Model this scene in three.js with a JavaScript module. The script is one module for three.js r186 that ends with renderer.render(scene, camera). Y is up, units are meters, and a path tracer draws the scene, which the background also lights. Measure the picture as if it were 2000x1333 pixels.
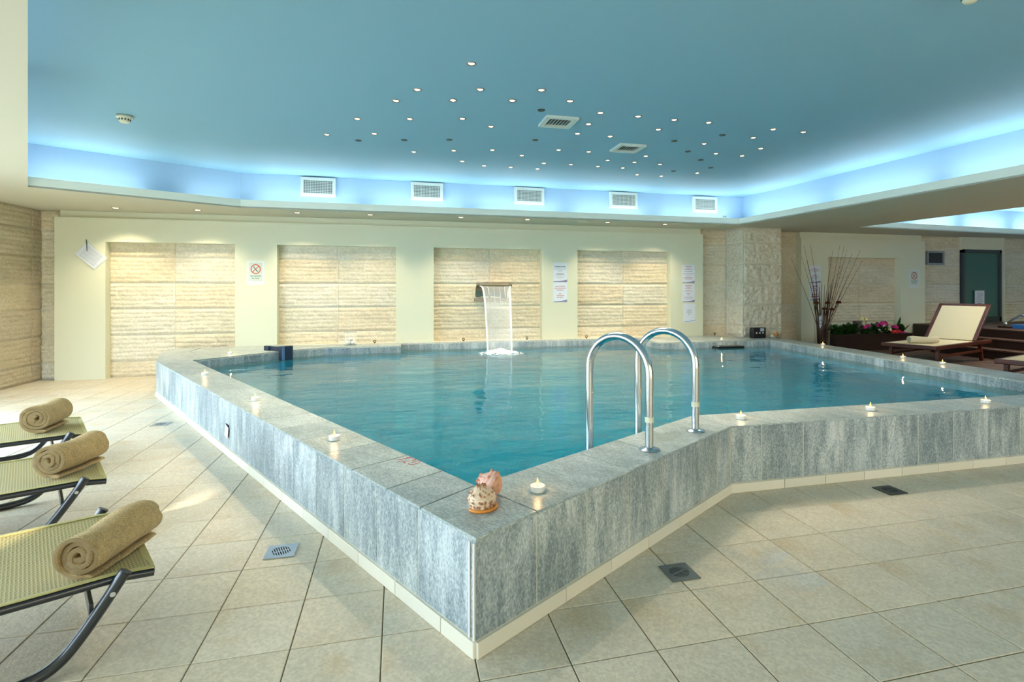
import * as THREE from 'three';
import { RectAreaLightUniformsLib } from 'three/addons/lights/RectAreaLightUniformsLib.js';
import { mergeGeometries } from 'three/addons/utils/BufferGeometryUtils.js';
import { RoundedBoxGeometry } from 'three/addons/geometries/RoundedBoxGeometry.js';

// ---------------------------------------------------------------- camera, sky, large lights, exposure
const scene = new THREE.Scene();
const EYE = 1.2175, TURN = -0.2412;
const camera = new THREE.PerspectiveCamera(2 * Math.atan(666.5 / 1055.94) * 180 / Math.PI, 2000 / 1333, 0.05, 80);
camera.position.set(0, EYE, 0);
camera.rotation.set(0, TURN, 0, 'YXZ');
camera.setViewOffset(2000, 1333, -35.63, 102.6, 2000, 1333);      // upright lens, shifted
const renderer = new THREE.WebGLRenderer();
renderer.toneMapping = THREE.LinearToneMapping;
renderer.toneMappingExposure = 1.05;
renderer.shadowMap.enabled = true;
RectAreaLightUniformsLib.init();
scene.background = new THREE.Color().setRGB(0.62, 0.78, 1.0);      // pale even sky behind the window wall

const sun = new THREE.DirectionalLight(0xfff0d8, 9);
const SUN_TO = new THREE.Vector3(0.300, -0.295, -0.930).normalize();   // the way the sunlight travels
sun.position.set(-1.2, 0, -3.25).addScaledVector(SUN_TO, -14);
sun.target.position.set(-1.2, 0, -3.25);
sun.shadow.camera.left = -9; sun.shadow.camera.right = 9; sun.shadow.camera.top = 9; sun.shadow.camera.bottom = -9; sun.shadow.camera.far = 40;
scene.add(sun, sun.target);

const WINDOWS = [[-6.0, -3.5], [-3.3, -0.8], [-0.6, 1.9]];             // z ranges of the three openings in the left wall
for (const [a, b] of WINDOWS) for (let k = 0; k < 3; k++) {               // sky light slanting down through them
  const l = new THREE.RectAreaLight(new THREE.Color().setRGB(0.64, 0.82, 1.0), 12.5, b - a - 0.1, 0.6);
  l.position.set(-4.40, 0.50 + k * 0.62, (a + b) / 2); l.rotation.set(-0.92, -Math.PI / 2, 0, 'YXZ'); scene.add(l);
}
const REAR_WINDOWS = [[1.0, 3.6], [4.2, 6.8]];
for (const [a, b] of REAR_WINDOWS) {
  const l = new THREE.RectAreaLight(new THREE.Color().setRGB(1.0, 0.93, 0.78), 4.8, b - a - 0.1, 1.7);
  l.position.set((a + b) / 2, 1.25, 2.97); l.rotation.set(0, 0, 0); scene.add(l);
}

// ---------------------------------------------------------------- helpers
const TILE = 0.30, SOFFIT = 2.2576, TOP = 2.75, HP = 0.396, WATER = 0.295, ZW = -8.42, ZS = -8.57, XL = -4.62;
function rng(seed) { let a = seed >>> 0; return () => { a = (a + 0x6D2B79F5) >>> 0; let t = a; t = Math.imul(t ^ (t >>> 15), t | 1); t ^= t + Math.imul(t ^ (t >>> 7), t | 61); return ((t ^ (t >>> 14)) >>> 0) / 4294967296; }; }
function hash(x, y, s = 0) { let h = Math.imul(x | 0, 374761393) + Math.imul(y | 0, 668265263) + Math.imul(s | 0, 1442695041); h = Math.imul(h ^ (h >>> 13), 1274126177); return ((h ^ (h >>> 16)) >>> 0) / 4294967296; }
const sm = t => t * t * (3 - 2 * t), mod = (a, n) => ((a % n) + n) % n;
const clamp = (x, a = 0, b = 1) => Math.min(b, Math.max(a, x)), lerp = (a, b, t) => a + (b - a) * t;
function vn(x, y, px, py, s) {                                       // value noise that repeats every px, py cells
  const X = Math.floor(x), Y = Math.floor(y), fx = sm(x - X), fy = sm(y - Y);
  const h = (i, j) => hash(mod(X + i, px), mod(Y + j, py), s);
  return lerp(lerp(h(0, 0), h(1, 0), fx), lerp(h(0, 1), h(1, 1), fx), fy);
}
function fbm(u, v, fx, fy, oct, s) { let a = 0, w = 0.5, t = 0; for (let k = 0; k < oct; k++) { a += w * vn(u * fx, v * fy, fx, fy, s + k * 17); t += w; w *= 0.5; fx *= 2; fy *= 2; } return a / t; }
const n3 = (x, y, z, s = 0) => { const X = Math.floor(z), f = sm(z - X); return lerp(vn(x, y, 4096, 4096, s + X * 31), vn(x, y, 4096, 4096, s + X * 31 + 31), f) * 2 - 1; };
function tex(w, h, size, fn, srgb = true, sizeY = size) {            // a computed texture that covers size metres
  const d = new Uint8Array(w * h * 4);
  for (let j = 0; j < h; j++) for (let i = 0; i < w; i++) {
    const c = fn(i / w, j / h), k = (j * w + i) * 4;
    if (typeof c === 'number') d[k] = d[k + 1] = d[k + 2] = clamp(c) * 255; else { d[k] = clamp(c[0]) * 255; d[k + 1] = clamp(c[1]) * 255; d[k + 2] = clamp(c[2]) * 255; }
    d[k + 3] = 255;
  }
  const t = new THREE.DataTexture(d, w, h); t.wrapS = t.wrapT = THREE.RepeatWrapping; t.magFilter = THREE.LinearFilter; t.minFilter = THREE.LinearFilter;
  if (srgb) t.colorSpace = THREE.SRGBColorSpace;
  t.repeat.set(1 / size, 1 / sizeY); t.needsUpdate = true; return t;
}
function canvasTex(w, h, draw) {
  const c = document.createElement('canvas'); c.width = w; c.height = h; draw(c.getContext('2d'), w, h);
  const t = new THREE.CanvasTexture(c); t.colorSpace = THREE.SRGBColorSpace; t.magFilter = THREE.LinearFilter; return t;
}
const mix3 = (a, b, t) => [lerp(a[0], b[0], t), lerp(a[1], b[1], t), lerp(a[2], b[2], t)];
const std = o => new THREE.MeshStandardMaterial(o), phys = o => new THREE.MeshPhysicalMaterial(o);
const taken = {};
function numbered(n) { const k = taken[n] = (taken[n] ?? -1) + 1; return k ? `${n}_${String(k).padStart(3, '0')}` : n; }
function tag(o, label, category, group, kind) { o.userData.label = label; if (category) o.userData.category = category; if (group) o.userData.group = group; if (kind) o.userData.kind = kind; return o; }
function thing(name, label, category, pos = [0, 0, 0], turn = 0, group, kind) { const o = new THREE.Group(); o.name = numbered(name); o.position.set(...pos); o.rotation.y = turn; scene.add(o); return tag(o, label, category, group, kind); }
function single(name, geo, mat, label, category, group, kind) { const o = new THREE.Mesh(geo, mat); o.name = numbered(name); scene.add(o); return tag(o, label, category, group, kind); }
function part(parent, name, geo, mat, label) { const o = new THREE.Mesh(geo, mat); o.name = name; parent.add(o); if (label) o.userData.label = label; return o; }
const join = (...g) => mergeGeometries(g.flat().map(x => { const y = x.index ? x.toNonIndexed() : x; for (const k of Object.keys(y.attributes)) if (!['position', 'normal', 'uv'].includes(k)) y.deleteAttribute(k); return y; }));
function metreUV(g, ou = 0, ov = 0, turn = false) {                   // uv in metres from the faces' own planes
  if (g.index) g = g.toNonIndexed();
  g.computeVertexNormals();
  const p = g.attributes.position, n = g.attributes.normal, uv = new Float32Array(p.count * 2);
  for (let i = 0; i < p.count; i++) {
    const ax = Math.abs(n.getX(i)), ay = Math.abs(n.getY(i)), az = Math.abs(n.getZ(i));
    let u, v; if (ay >= ax && ay >= az) { u = p.getX(i); v = p.getZ(i); } else if (ax >= az) { u = p.getZ(i); v = p.getY(i); } else { u = p.getX(i); v = p.getY(i); }
    if (turn) [u, v] = [v, u];
    uv[2 * i] = u + ou; uv[2 * i + 1] = v + ov;
  }
  g.setAttribute('uv', new THREE.BufferAttribute(uv, 2)); return g;
}
function box(w, h, d, x = 0, y = 0, z = 0) { const g = new THREE.BoxGeometry(w, h, d); g.translate(x, y, z); return g; }
function rbox(w, h, d, r, x = 0, y = 0, z = 0, seg = 2) { const g = new RoundedBoxGeometry(w, h, d, seg, r); g.translate(x, y, z); return g; }
function cyl(r0, r1, h, seg = 24, x = 0, y = 0, z = 0) { const g = new THREE.CylinderGeometry(r0, r1, h, seg); g.translate(x, y, z); return g; }
function lathe(pts, seg = 32) { return new THREE.LatheGeometry(pts.map(p => new THREE.Vector2(p[0], p[1])), seg); }
const V = (x, y, z) => new THREE.Vector3(x, y, z);
function tube(pts, r, seg = 40, rad = 10) { return new THREE.TubeGeometry(new THREE.CatmullRomCurve3(pts.map(p => V(...p)), false, 'centripetal'), seg, r, rad, false); }
function bar(a, b, r, r2 = r, rad = 8) { const A = V(...a), B = V(...b), g = new THREE.CylinderGeometry(r2, r, A.distanceTo(B), rad); g.applyQuaternion(new THREE.Quaternion().setFromUnitVectors(V(0, 1, 0), B.clone().sub(A).normalize())); g.translate((A.x + B.x) / 2, (A.y + B.y) / 2, (A.z + B.z) / 2); return g; }
function beam(a, b, w, h) { const A = V(...a), B = V(...b), L = A.distanceTo(B), g = new RoundedBoxGeometry(w, h, L, 2, Math.min(w, h) * 0.16); const m = new THREE.Matrix4().lookAt(B, A, V(0, 1, 0)); g.applyMatrix4(m); g.translate((A.x + B.x) / 2, (A.y + B.y) / 2, (A.z + B.z) / 2); return g; }
const area = p => p.reduce((s, a, i) => { const b = p[(i + 1) % p.length]; return s + a[0] * b[1] - b[0] * a[1]; }, 0) / 2;
function offset(p, d) {                                              // polygon moved outwards by d
  const s = Math.sign(area(p)), n = p.length, out = [];
  for (let i = 0; i < n; i++) {
    const a = p[(i + n - 1) % n], b = p[i], c = p[(i + 1) % n];
    const e = (q, r) => { const l = Math.hypot(r[0] - q[0], r[1] - q[1]); return [s * (r[1] - q[1]) / l, -s * (r[0] - q[0]) / l]; };
    const u = e(a, b), v = e(b, c), k = d / (1 + u[0] * v[0] + u[1] * v[1]);
    out.push([b[0] + k * (u[0] + v[0]), b[1] + k * (u[1] + v[1])]);
  }
  return out;
}
function plate(pts, holes, y0, y1) {                                 // a flat slab in x, z with holes
  const sh = new THREE.Shape(pts.map(p => new THREE.Vector2(p[0], p[1])));
  for (const h of holes) sh.holes.push(new THREE.Path(h.map(p => new THREE.Vector2(p[0], p[1]))));
  const g = new THREE.ExtrudeGeometry(sh, { depth: y1 - y0, bevelEnabled: false, curveSegments: 6 }); g.rotateX(Math.PI / 2); g.translate(0, y1, 0); return metreUV(g);
}
function prism(poly, y0, y1, c = 0.002, ou = 0, ov = 0, dir = null) { // convex slab with chamfered top edges, uv in metres along dir
  let p = area(poly) > 0 ? poly.slice().reverse() : poly.slice();
  const q = offset(p, -c), n = p.length, P = [], U = [], D = dir ?? [1, 0];
  const put = (a, y) => { P.push(a[0], y, a[1]); };
  const uvt = a => { U.push(a[0] * D[0] + a[1] * D[1] + ou, -a[0] * D[1] + a[1] * D[0] + ov); };
  const quad = (a, b, ya, c2, d2, yb, l0, l1) => { put(a, ya); put(b, ya); put(c2, yb); put(a, ya); put(c2, yb); put(d2, yb); U.push(ya + ou, l0 + ov, ya + ou, l1 + ov, yb + ou, l1 + ov, ya + ou, l0 + ov, yb + ou, l1 + ov, yb + ou, l0 + ov); };
  let l = 0;
  for (let i = 0; i < n; i++) { const j = (i + 1) % n, L = Math.hypot(p[j][0] - p[i][0], p[j][1] - p[i][1]); quad(p[i], p[j], y0, p[j], p[i], y1 - c, l, l + L); quad(p[i], p[j], y1 - c, q[j], q[i], y1, l, l + L); l += L; }
  for (let i = 1; i < n - 1; i++) { for (const k of [0, i, i + 1]) { put(q[k], y1); uvt(q[k]); } for (const k of [0, i + 1, i]) { put(p[k], y0); uvt(p[k]); } }
  const g = new THREE.BufferGeometry(); g.setAttribute('position', new THREE.Float32BufferAttribute(P, 3)); g.setAttribute('uv', new THREE.Float32BufferAttribute(U, 2)); g.computeVertexNormals(); return g;
}
function slab(w, h, t, c = 0.002, ou = 0, ov = 0) {                    // an upright tile: x 0..w, y 0..h, face at z = 0, chamfered
  const g = prism([[0, 0], [w, 0], [w, h], [0, h]], -t, 0, c);        // lies flat; stand it up: (x, y, z) -> (x, z, y)
  const p = g.attributes.position; for (let i = 0; i < p.count; i += 3) { const v = [0, 1, 2].map(k => [p.getX(i + k), p.getZ(i + k), p.getY(i + k)]); [v[0], v[2], v[1]].forEach((a, k) => p.setXYZ(i + k, ...a)); }
  return metreUV(g, ou, ov);
}
function clipPoly(poly, nx, nz, k) {                                  // the part where nx x + nz z <= k
  const out = []; for (let i = 0; i < poly.length; i++) { const a = poly[i], b = poly[(i + 1) % poly.length], da = nx * a[0] + nz * a[1] - k, db = nx * b[0] + nz * b[1] - k; if (da <= 0) out.push(a); if ((da < 0 && db > 0) || (da > 0 && db < 0)) { const t = da / (da - db); out.push([lerp(a[0], b[0], t), lerp(a[1], b[1], t)]); } }
  return out;
}
function project(x, y, z) { const c = Math.cos(TURN), s = Math.sin(TURN), X = x * c - z * s, D = -(x * s + z * c); return [1035.63 + 1055.94 * X / D, 563.9 - 1055.94 * (y - EYE) / D, D]; }
const inFrame = (x, y, z, m = 60) => { const [u, v, d] = project(x, y, z); return d > 0.3 && u > -m && u < 2000 + m && v > -m && v < 1333 + m; };

// ---------------------------------------------------------------- materials
const tx = {
  tileBump: tex(512, 512, 0.5, (u, v) => 0.55 * fbm(u, v, 96, 96, 2, 3) + 0.45 * fbm(u, v, 24, 24, 3, 5), false),
  tileColor: tex(1024, 1024, 1.5, (u, v) => { const a = fbm(u, v, 5, 5, 5, 11), b = fbm(u, v, 160, 160, 2, 12), c = fbm(u, v, 9, 9, 4, 19); const k = 0.835 + 0.08 * (a - 0.5) + 0.13 * (b - 0.5), w = clamp((c - 0.56) * 3.2) * 0.09; return [k * (1 - w * 0.45), k * (0.95 - w * 0.85), k * (0.85 - w * 1.4)]; }),
  slate: tex(1024, 1024, 1.1, (u, v) => { const s = fbm(u, v, 36, 7, 4, 21), f = fbm(u, v, 240, 130, 2, 22), a = fbm(u, v, 7, 3, 4, 23), t = clamp(0.55 + 0.85 * (s - 0.5) + 1.0 * (f - 0.5) + 1.0 * (a - 0.5)); return mix3([0.46, 0.515, 0.54], [0.81, 0.835, 0.83], t); }),
  coping: tex(1024, 1024, 1.1, (u, v) => { const s = fbm(u, v, 26, 9, 4, 27), f = fbm(u, v, 200, 110, 2, 28), a = fbm(u, v, 6, 4, 4, 29), t = clamp(0.5 + 0.55 * (s - 0.5) + 1.1 * (f - 0.5) + 0.6 * (a - 0.5)); return mix3([0.53, 0.575, 0.575], [0.80, 0.825, 0.805], t); }),
  slateBump: tex(512, 512, 0.55, (u, v) => fbm(u, v, 60, 26, 3, 25), false),
  stone: tex(512, 512, 1.0, (u, v) => { const a = fbm(u, v, 5, 9, 4, 31), b = fbm(u, v, 60, 60, 3, 32), k = 0.93 + 0.10 * (a - 0.5) + 0.16 * (b - 0.5); return [k, k * 0.985, k * (0.96 + 0.05 * (a - 0.5))]; }),
  stoneBump: tex(512, 512, 0.5, (u, v) => fbm(u, v, 40, 48, 4, 35), false),
  plaster: tex(256, 256, 0.6, (u, v) => fbm(u, v, 50, 50, 3, 41), false),
  wood: tex(512, 512, 0.8, (u, v) => { const w = fbm(u, v, 3, 40, 4, 51), f = fbm(u, v, 8, 150, 2, 52), t = clamp(0.5 + 1.2 * (w - 0.5) + 0.8 * (f - 0.5)); return mix3([0.20, 0.085, 0.05], [0.44, 0.21, 0.13], t); }),
  deck: tex(512, 512, 1.0, (u, v) => { const w = fbm(u, v, 60, 3, 4, 55), f = fbm(u, v, 160, 8, 2, 56), t = clamp(0.5 + 1.1 * (w - 0.5) + 0.8 * (f - 0.5)); return mix3([0.19, 0.13, 0.10], [0.38, 0.27, 0.21], t); }),
  terry: tex(512, 512, 0.12, (u, v) => 0.6 * fbm(u, v, 70, 70, 2, 61) + 0.4 * fbm(u, v, 24, 24, 2, 62), false),
  terryColor: tex(512, 512, 0.16, (u, v) => { const k = 0.86 + 0.42 * (fbm(u, v, 70, 70, 2, 63) - 0.5) + 0.12 * (fbm(u, v, 7, 7, 3, 64) - 0.5); return [0.86 * k + 0.06, 0.735 * k + 0.045, 0.52 * k + 0.02]; }),
  mesh: tex(128, 128, 0.042, (u, v) => { const a = Math.abs(Math.sin(u * Math.PI * 4)), b = Math.abs(Math.sin(v * Math.PI * 4)); const t = clamp(1.9 * Math.max(b * 0.92, a * 0.72) - 0.75); return mix3([0.30, 0.27, 0.20], [0.86, 0.80, 0.54], t); }),
  meshBump: tex(128, 128, 0.042, (u, v) => Math.max(Math.abs(Math.sin(u * Math.PI * 4)), Math.abs(Math.sin(v * Math.PI * 4))), false),
  ripple: tex(1024, 1024, 4.2, (u, v) => 0.56 * fbm(u, v, 7, 12, 2, 71) + 0.32 * fbm(u, v, 18, 30, 2, 72) + 0.12 * fbm(u, v, 48, 76, 2, 73), false),
  mosaic: tex(1024, 1024, 1.6, (u, v) => { const a = fbm(u, v, 6, 6, 4, 81), i = Math.floor(u * 64), j = Math.floor(v * 64), g = (u * 64 % 1 < 0.08 || v * 64 % 1 < 0.08) ? 1 : 0, t = clamp(0.5 + 1.3 * (a - 0.5) + 0.35 * (hash(i, j, 82) - 0.5)); const c = mix3([0.46, 0.88, 0.93], [0.72, 0.98, 1.0], t); return g ? [0.74, 0.94, 0.96] : c; }),
  leaf: tex(128, 128, 0.08, (u, v) => { const k = 0.75 + 0.5 * (fbm(u, v, 6, 6, 3, 91) - 0.5); return [0.17 * k, 0.40 * k, 0.13 * k]; }),
};
const M = {};
M.tiles = [[1, 1, 1], [0.965, 0.965, 0.95], [1.0, 0.975, 0.94], [0.94, 0.95, 0.95], [0.985, 0.97, 0.93]].map((c, i) => std({ color: new THREE.Color().setRGB(...c), map: tx.tileColor, bumpMap: tx.tileBump, bumpScale: 0.0012, roughness: 0.46 }));
M.grout = std({ color: 0x6a5d45, roughness: 0.95 });
M.slates = [[1, 1, 1], [0.93, 0.95, 0.96], [1.0, 1.0, 0.97], [0.9, 0.92, 0.91]].map(c => std({ color: new THREE.Color().setRGB(...c), map: tx.slate, bumpMap: tx.slateBump, bumpScale: 0.0006, roughness: 0.40 }));
M.copings = [[1, 1, 1], [0.95, 0.96, 0.96], [1.0, 1.0, 0.98], [0.93, 0.94, 0.93]].map(c => std({ color: new THREE.Color().setRGB(...c), map: tx.coping, bumpMap: tx.slateBump, bumpScale: 0.0006, roughness: 0.36 }));
M.slateCore = std({ color: 0xcfcdb8, roughness: 0.9 });
M.skirts = [[0.76, 0.71, 0.58], [0.80, 0.75, 0.62], [0.74, 0.70, 0.58]].map(c => std({ color: new THREE.Color().setRGB(...c), bumpMap: tx.tileBump, bumpScale: 0.0005, roughness: 0.5 }));
M.stones = [[0.86, 0.80, 0.63], [0.87, 0.78, 0.58], [0.86, 0.82, 0.68], [0.86, 0.76, 0.57], [0.86, 0.81, 0.66]].map(c => std({ color: new THREE.Color().setRGB(...c), map: tx.stone, bumpMap: tx.stoneBump, bumpScale: 0.0025, roughness: 0.9 }));
M.stoneGrey = [[0.60, 0.53, 0.39], [0.64, 0.57, 0.42], [0.57, 0.51, 0.39]].map(c => std({ color: new THREE.Color().setRGB(...c), map: tx.stone, bumpMap: tx.stoneBump, bumpScale: 0.003, roughness: 0.92 }));
M.joint = std({ color: new THREE.Color().setRGB(0.83, 0.80, 0.67), bumpMap: tx.plaster, bumpScale: 0.001, roughness: 0.9 });
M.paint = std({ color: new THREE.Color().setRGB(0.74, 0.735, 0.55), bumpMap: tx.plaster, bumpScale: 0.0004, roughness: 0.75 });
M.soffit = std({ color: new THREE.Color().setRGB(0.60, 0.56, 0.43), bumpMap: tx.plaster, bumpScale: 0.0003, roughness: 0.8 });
M.lip = std({ color: new THREE.Color().setRGB(0.86, 0.86, 0.72), bumpMap: tx.plaster, bumpScale: 0.0003, roughness: 0.75 });
M.blue = std({ color: new THREE.Color().setRGB(0.25, 0.47, 0.60), bumpMap: tx.plaster, bumpScale: 0.0003, roughness: 0.7 });
M.coveBlue = std({ color: new THREE.Color().setRGB(0.36, 0.55, 0.74), bumpMap: tx.plaster, bumpScale: 0.0003, roughness: 0.7 });
M.mosaic = std({ map: tx.mosaic, roughness: 0.4 });
M.water = phys({ color: 0xffffff, transmission: 1, thickness: 1, ior: 1.33, roughness: 0.0, attenuationColor: new THREE.Color().setRGB(0.008, 0.57, 0.77), attenuationDistance: 3.3, bumpMap: tx.ripple, bumpScale: 0.015 });
M.steel = std({ color: 0xd6dade, metalness: 1, roughness: 0.16 });
M.brushed = std({ color: 0x8f8576, metalness: 1, roughness: 0.32 });
M.drainSteel = std({ color: 0xb4bcc4, metalness: 0.9, roughness: 0.34 });
M.black = std({ color: 0x14161b, roughness: 0.42 });
M.blackTube = phys({ color: 0x1a2028, roughness: 0.32, clearcoat: 0.5, clearcoatRoughness: 0.25 });
M.darkPlastic = std({ color: 0x26354a, roughness: 0.4 });
M.white = std({ color: 0xe9e9e4, roughness: 0.5 });
M.cream = std({ color: 0xdcd9c0, roughness: 0.5 });
M.grille = std({ color: 0xd3ddd6, roughness: 0.45, metalness: 0.1 });
M.hole = std({ color: 0x2b2d2d, roughness: 1 });
M.duct = std({ color: 0x646c6a, roughness: 0.7, metalness: 0.3 });
M.wood = std({ map: tx.wood, roughness: 0.35 });
M.darkWood = std({ color: 0x2b1a14, roughness: 0.45, bumpMap: tx.deck, bumpScale: 0.0006 });
M.decks = [0xffffff, 0xd8d0c8, 0xbfb2a6].map(c => std({ color: c, map: tx.deck, roughness: 0.55 }));
M.textile = std({ map: tx.mesh, bumpMap: tx.meshBump, bumpScale: 0.0012, roughness: 0.75, side: THREE.DoubleSide });
M.hem = std({ color: 0xb4ab72, roughness: 0.8 });
M.canvas = std({ color: 0xd9cfae, roughness: 0.85, bumpMap: tx.meshBump, bumpScale: 0.0004 });
M.towel = phys({ map: tx.terryColor, bumpMap: tx.terry, bumpScale: 0.006, roughness: 1, sheen: 0.5, sheenRoughness: 0.6, sheenColor: new THREE.Color().setRGB(0.9, 0.8, 0.6) });
M.paleTowel = std({ color: 0xe6dcc0, bumpMap: tx.terry, bumpScale: 0.004, roughness: 1 });
M.wax = phys({ color: 0xf4e8d2, roughness: 0.45, transmission: 0.0 });
M.tin = std({ color: 0xf1f1ee, metalness: 0.25, roughness: 0.35 });
M.flame = std({ color: 0x000000, emissive: new THREE.Color().setRGB(1.0, 0.50, 0.14), emissiveIntensity: 3.2 });
M.spotLens = std({ color: 0x222222, emissive: new THREE.Color().setRGB(1.0, 0.78, 0.52), emissiveIntensity: 5 });
M.spotOff = std({ color: 0x4f5a56, roughness: 0.25, metalness: 0.4 });
M.tubeGlow = std({ color: 0xffffff, emissive: new THREE.Color().setRGB(0.86, 0.95, 1.0), emissiveIntensity: 2.2 });
M.glass = phys({ color: 0xffffff, transmission: 1, thickness: 0, ior: 1.5, roughness: 0 });
M.doorGlass = phys({ color: new THREE.Color().setRGB(0.10, 0.30, 0.26), transmission: 0.55, thickness: 0, ior: 1.5, roughness: 0.12 });
M.frameGrey = std({ color: 0x4b5256, roughness: 0.4, metalness: 0.5 });
M.foam = phys({ color: 0xf2f8fa, roughness: 0.7, transmission: 0.35, thickness: 0 });
M.sheet = phys({ color: 0xf6fbff, transmission: 0.82, thickness: 0, ior: 1.33, roughness: 0.12 });
M.rivulet = phys({ color: 0xf3f8fb, transmission: 0.45, thickness: 0, ior: 1.33, roughness: 0.25 });
M.paper = std({ color: 0xe9edf2, roughness: 0.7 });
M.red = std({ color: 0xb8382f, roughness: 0.6 });
M.stick = std({ color: 0x3b2118, roughness: 0.8 });
M.stickLight = std({ color: 0x5c3b28, roughness: 0.8 });
M.leaf = std({ map: tx.leaf, roughness: 0.5, side: THREE.DoubleSide });
M.magenta = std({ color: 0xc01f78, roughness: 0.6, side: THREE.DoubleSide });
M.flowerRed = std({ color: 0xc41a1f, roughness: 0.6, side: THREE.DoubleSide });
M.flowerCream = std({ color: 0xe9e2ac, roughness: 0.6, side: THREE.DoubleSide });
M.blind = phys({ color: 0xe6dfc8, roughness: 1, transmission: 0.4, thickness: 0 });
M.jarRim = phys({ color: 0xbfd2c8, roughness: 0.1, transmission: 0.6, thickness: 0 });
M.brass = std({ color: 0x6b4f33, metalness: 0.6, roughness: 0.5 });
console.log('materials');

// ---------------------------------------------------------------- pool plan (x, z)
const A = [-2.65, -6.95], B = [0.25, -1.766], C = [1.925, -2.838], D = [5.75, -2.845], Ee = [6.15, -7.60];
const IA = [-2.27, -6.93], IB = [0.318, -2.248], IC = [1.85, -3.145], ID = [5.36, -3.16], IE = [5.80, -7.50];
const BASIN = [IA, IB, IC, ID, IE, [3.86, -7.50], [3.86, -8.30], [0.05, -8.30], [0.05, -8.00], [-0.97, -8.00], [-1.41, -7.75]];
const POOL_OUT = [A, B, C, D, Ee, [6.15, -8.06], [5.70, -8.06], [5.70, -8.40], [-2.95, -8.40], [-2.95, -7.92]];

// ---------------------------------------------------------------- floor
{
  const floor = thing('floor', 'beige square floor tiles laid round the raised pool', 'floor', [0, 0, 0], 0, null, 'structure');
  part(floor, 'grout_bed', plate([[XL, 3.2], [14, 3.2], [14, -8.8], [XL, -8.8]], [offset(POOL_OUT, -0.06)], -0.10, -0.0035), M.grout);
  const g0 = [0.5485, -1.9651], list = [], gap = 0.002, rand = rng(5);
  const edges = [[A, B], [B, C], [C, D]].map(([p, q]) => { const l = Math.hypot(q[0] - p[0], q[1] - p[1]); return { n: [-(q[1] - p[1]) / l, (q[0] - p[0]) / l], p }; });   // n points out of the pool
  const inPool = (x, z) => { let r = false; const P = POOL_OUT; for (let i = 0, j = P.length - 1; i < P.length; j = i++) if ((P[i][1] > z) !== (P[j][1] > z) && x < (P[j][0] - P[i][0]) * (z - P[i][1]) / (P[j][1] - P[i][1]) + P[i][0]) r = !r; return r; };
  const full = prism([[0, 0], [TILE - 2 * gap, 0], [TILE - 2 * gap, TILE - 2 * gap], [0, TILE - 2 * gap]].map(p => [p[0] - TILE / 2 + gap, p[1] - TILE / 2 + gap]), -0.012, 0, 0.0022);
  const variants = Array.from({ length: 10 }, () => { const g = full.clone(), a = rand() * 1.5, b = rand() * 1.5, uv = g.attributes.uv; for (let i = 0; i < uv.count; i++) uv.setXY(i, uv.getX(i) + a, uv.getY(i) + b); return g; });
  for (let i = -19; i < 46; i++) for (let j = -24; j < 18; j++) {
    const x0 = g0[0] + i * TILE, z0 = g0[1] + j * TILE, x = x0 + TILE / 2, z = z0 + TILE / 2;
    if (x0 < XL - 0.3 || x > 13.9 || z > 3.1 || z < -8.62 || (z < -2.8 && x > 5.7)) continue;
    const c = [[x0, z0], [x0 + TILE, z0], [x0 + TILE, z0 + TILE], [x0, z0 + TILE]];
    const ins = c.map(p => inPool(p[0], p[1])), some = ins.some(Boolean);
    if (ins.every(Boolean)) continue;
    let poly = null;
    if (some) {                                                       // cut along the pool's foot
      poly = c.map(p => [p[0] + (p[0] < x ? gap : -gap), p[1] + (p[1] < z ? gap : -gap)]);
      const near = edges.map((e, k) => ({ e, k, d: Math.abs((x - e.p[0]) * e.n[0] + (z - e.p[1]) * e.n[1]) })).sort((a, b) => a.d - b.d)[0].e;
      if (Math.hypot(x - B[0], z - B[1]) > 0.34 && x > A[0] - 0.2) { const k = near.p[0] * near.n[0] + near.p[1] * near.n[1] - 0.05; poly = clipPoly(poly, -near.n[0], -near.n[1], -k); }
      if (poly.length < 3 || Math.abs(area(poly)) < 0.002) continue;
    }
    list.push({ x, z, poly, d: inFrame(x, 0, z) ? project(x, 0, z)[2] : 99 + Math.abs(x) + Math.abs(z) });
  }
  list.sort((a, b) => a.d - b.d);
  const rest = [];
  list.forEach((t, k) => {
    const mat = M.tiles[Math.floor(hash(Math.round(t.x * 10), Math.round(t.z * 10), 7) * M.tiles.length)];
    const geo = t.poly ? prism(t.poly, -0.012, 0, 0.0022, hash(k, 1) * 1.5, hash(k, 2) * 1.5) : variants[Math.floor(hash(k, 3) * variants.length)];
    if (k < 300) { const o = part(floor, 'tile', geo, mat); if (!t.poly) o.position.set(t.x, 0, t.z); }
    else { const g = geo.clone(); if (!t.poly) g.translate(t.x, 0, t.z); rest.push(g); }
  });
  const o = part(floor, 'further_tiles', join(rest), M.tiles[1]); o.userData.kind = 'stuff';
  console.log('floor tiles', list.length);
}
// timber deck on the far side of the pool
{
  const deck = thing('floor_deck', 'dark timber deck boards beyond the right pool edge', 'deck', [0, 0, 0], 0, null, 'structure');
  part(deck, 'deck_frame', plate([[5.80, -2.9], [13.95, -2.9], [13.95, -8.6], [6.18, -8.6], [6.12, -7.6]], [], 0.0, 0.085), M.darkWood);
  for (let k = 0; k < 41; k++) { const z = -2.97 - k * 0.137, x0 = 5.78 + (-2.85 - z) * 0.085; part(deck, 'deck_board', prism([[Math.min(x0, 6.17) + 0.01, z], [13.9, z], [13.9, z - 0.131], [Math.min(x0, 6.17) + 0.02, z - 0.131]], 0.085, 0.105, 0.003, hash(k, 4), hash(k, 5), [0, 1]), M.decks[Math.floor(hash(k, 6) * 3)]); }
}

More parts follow.
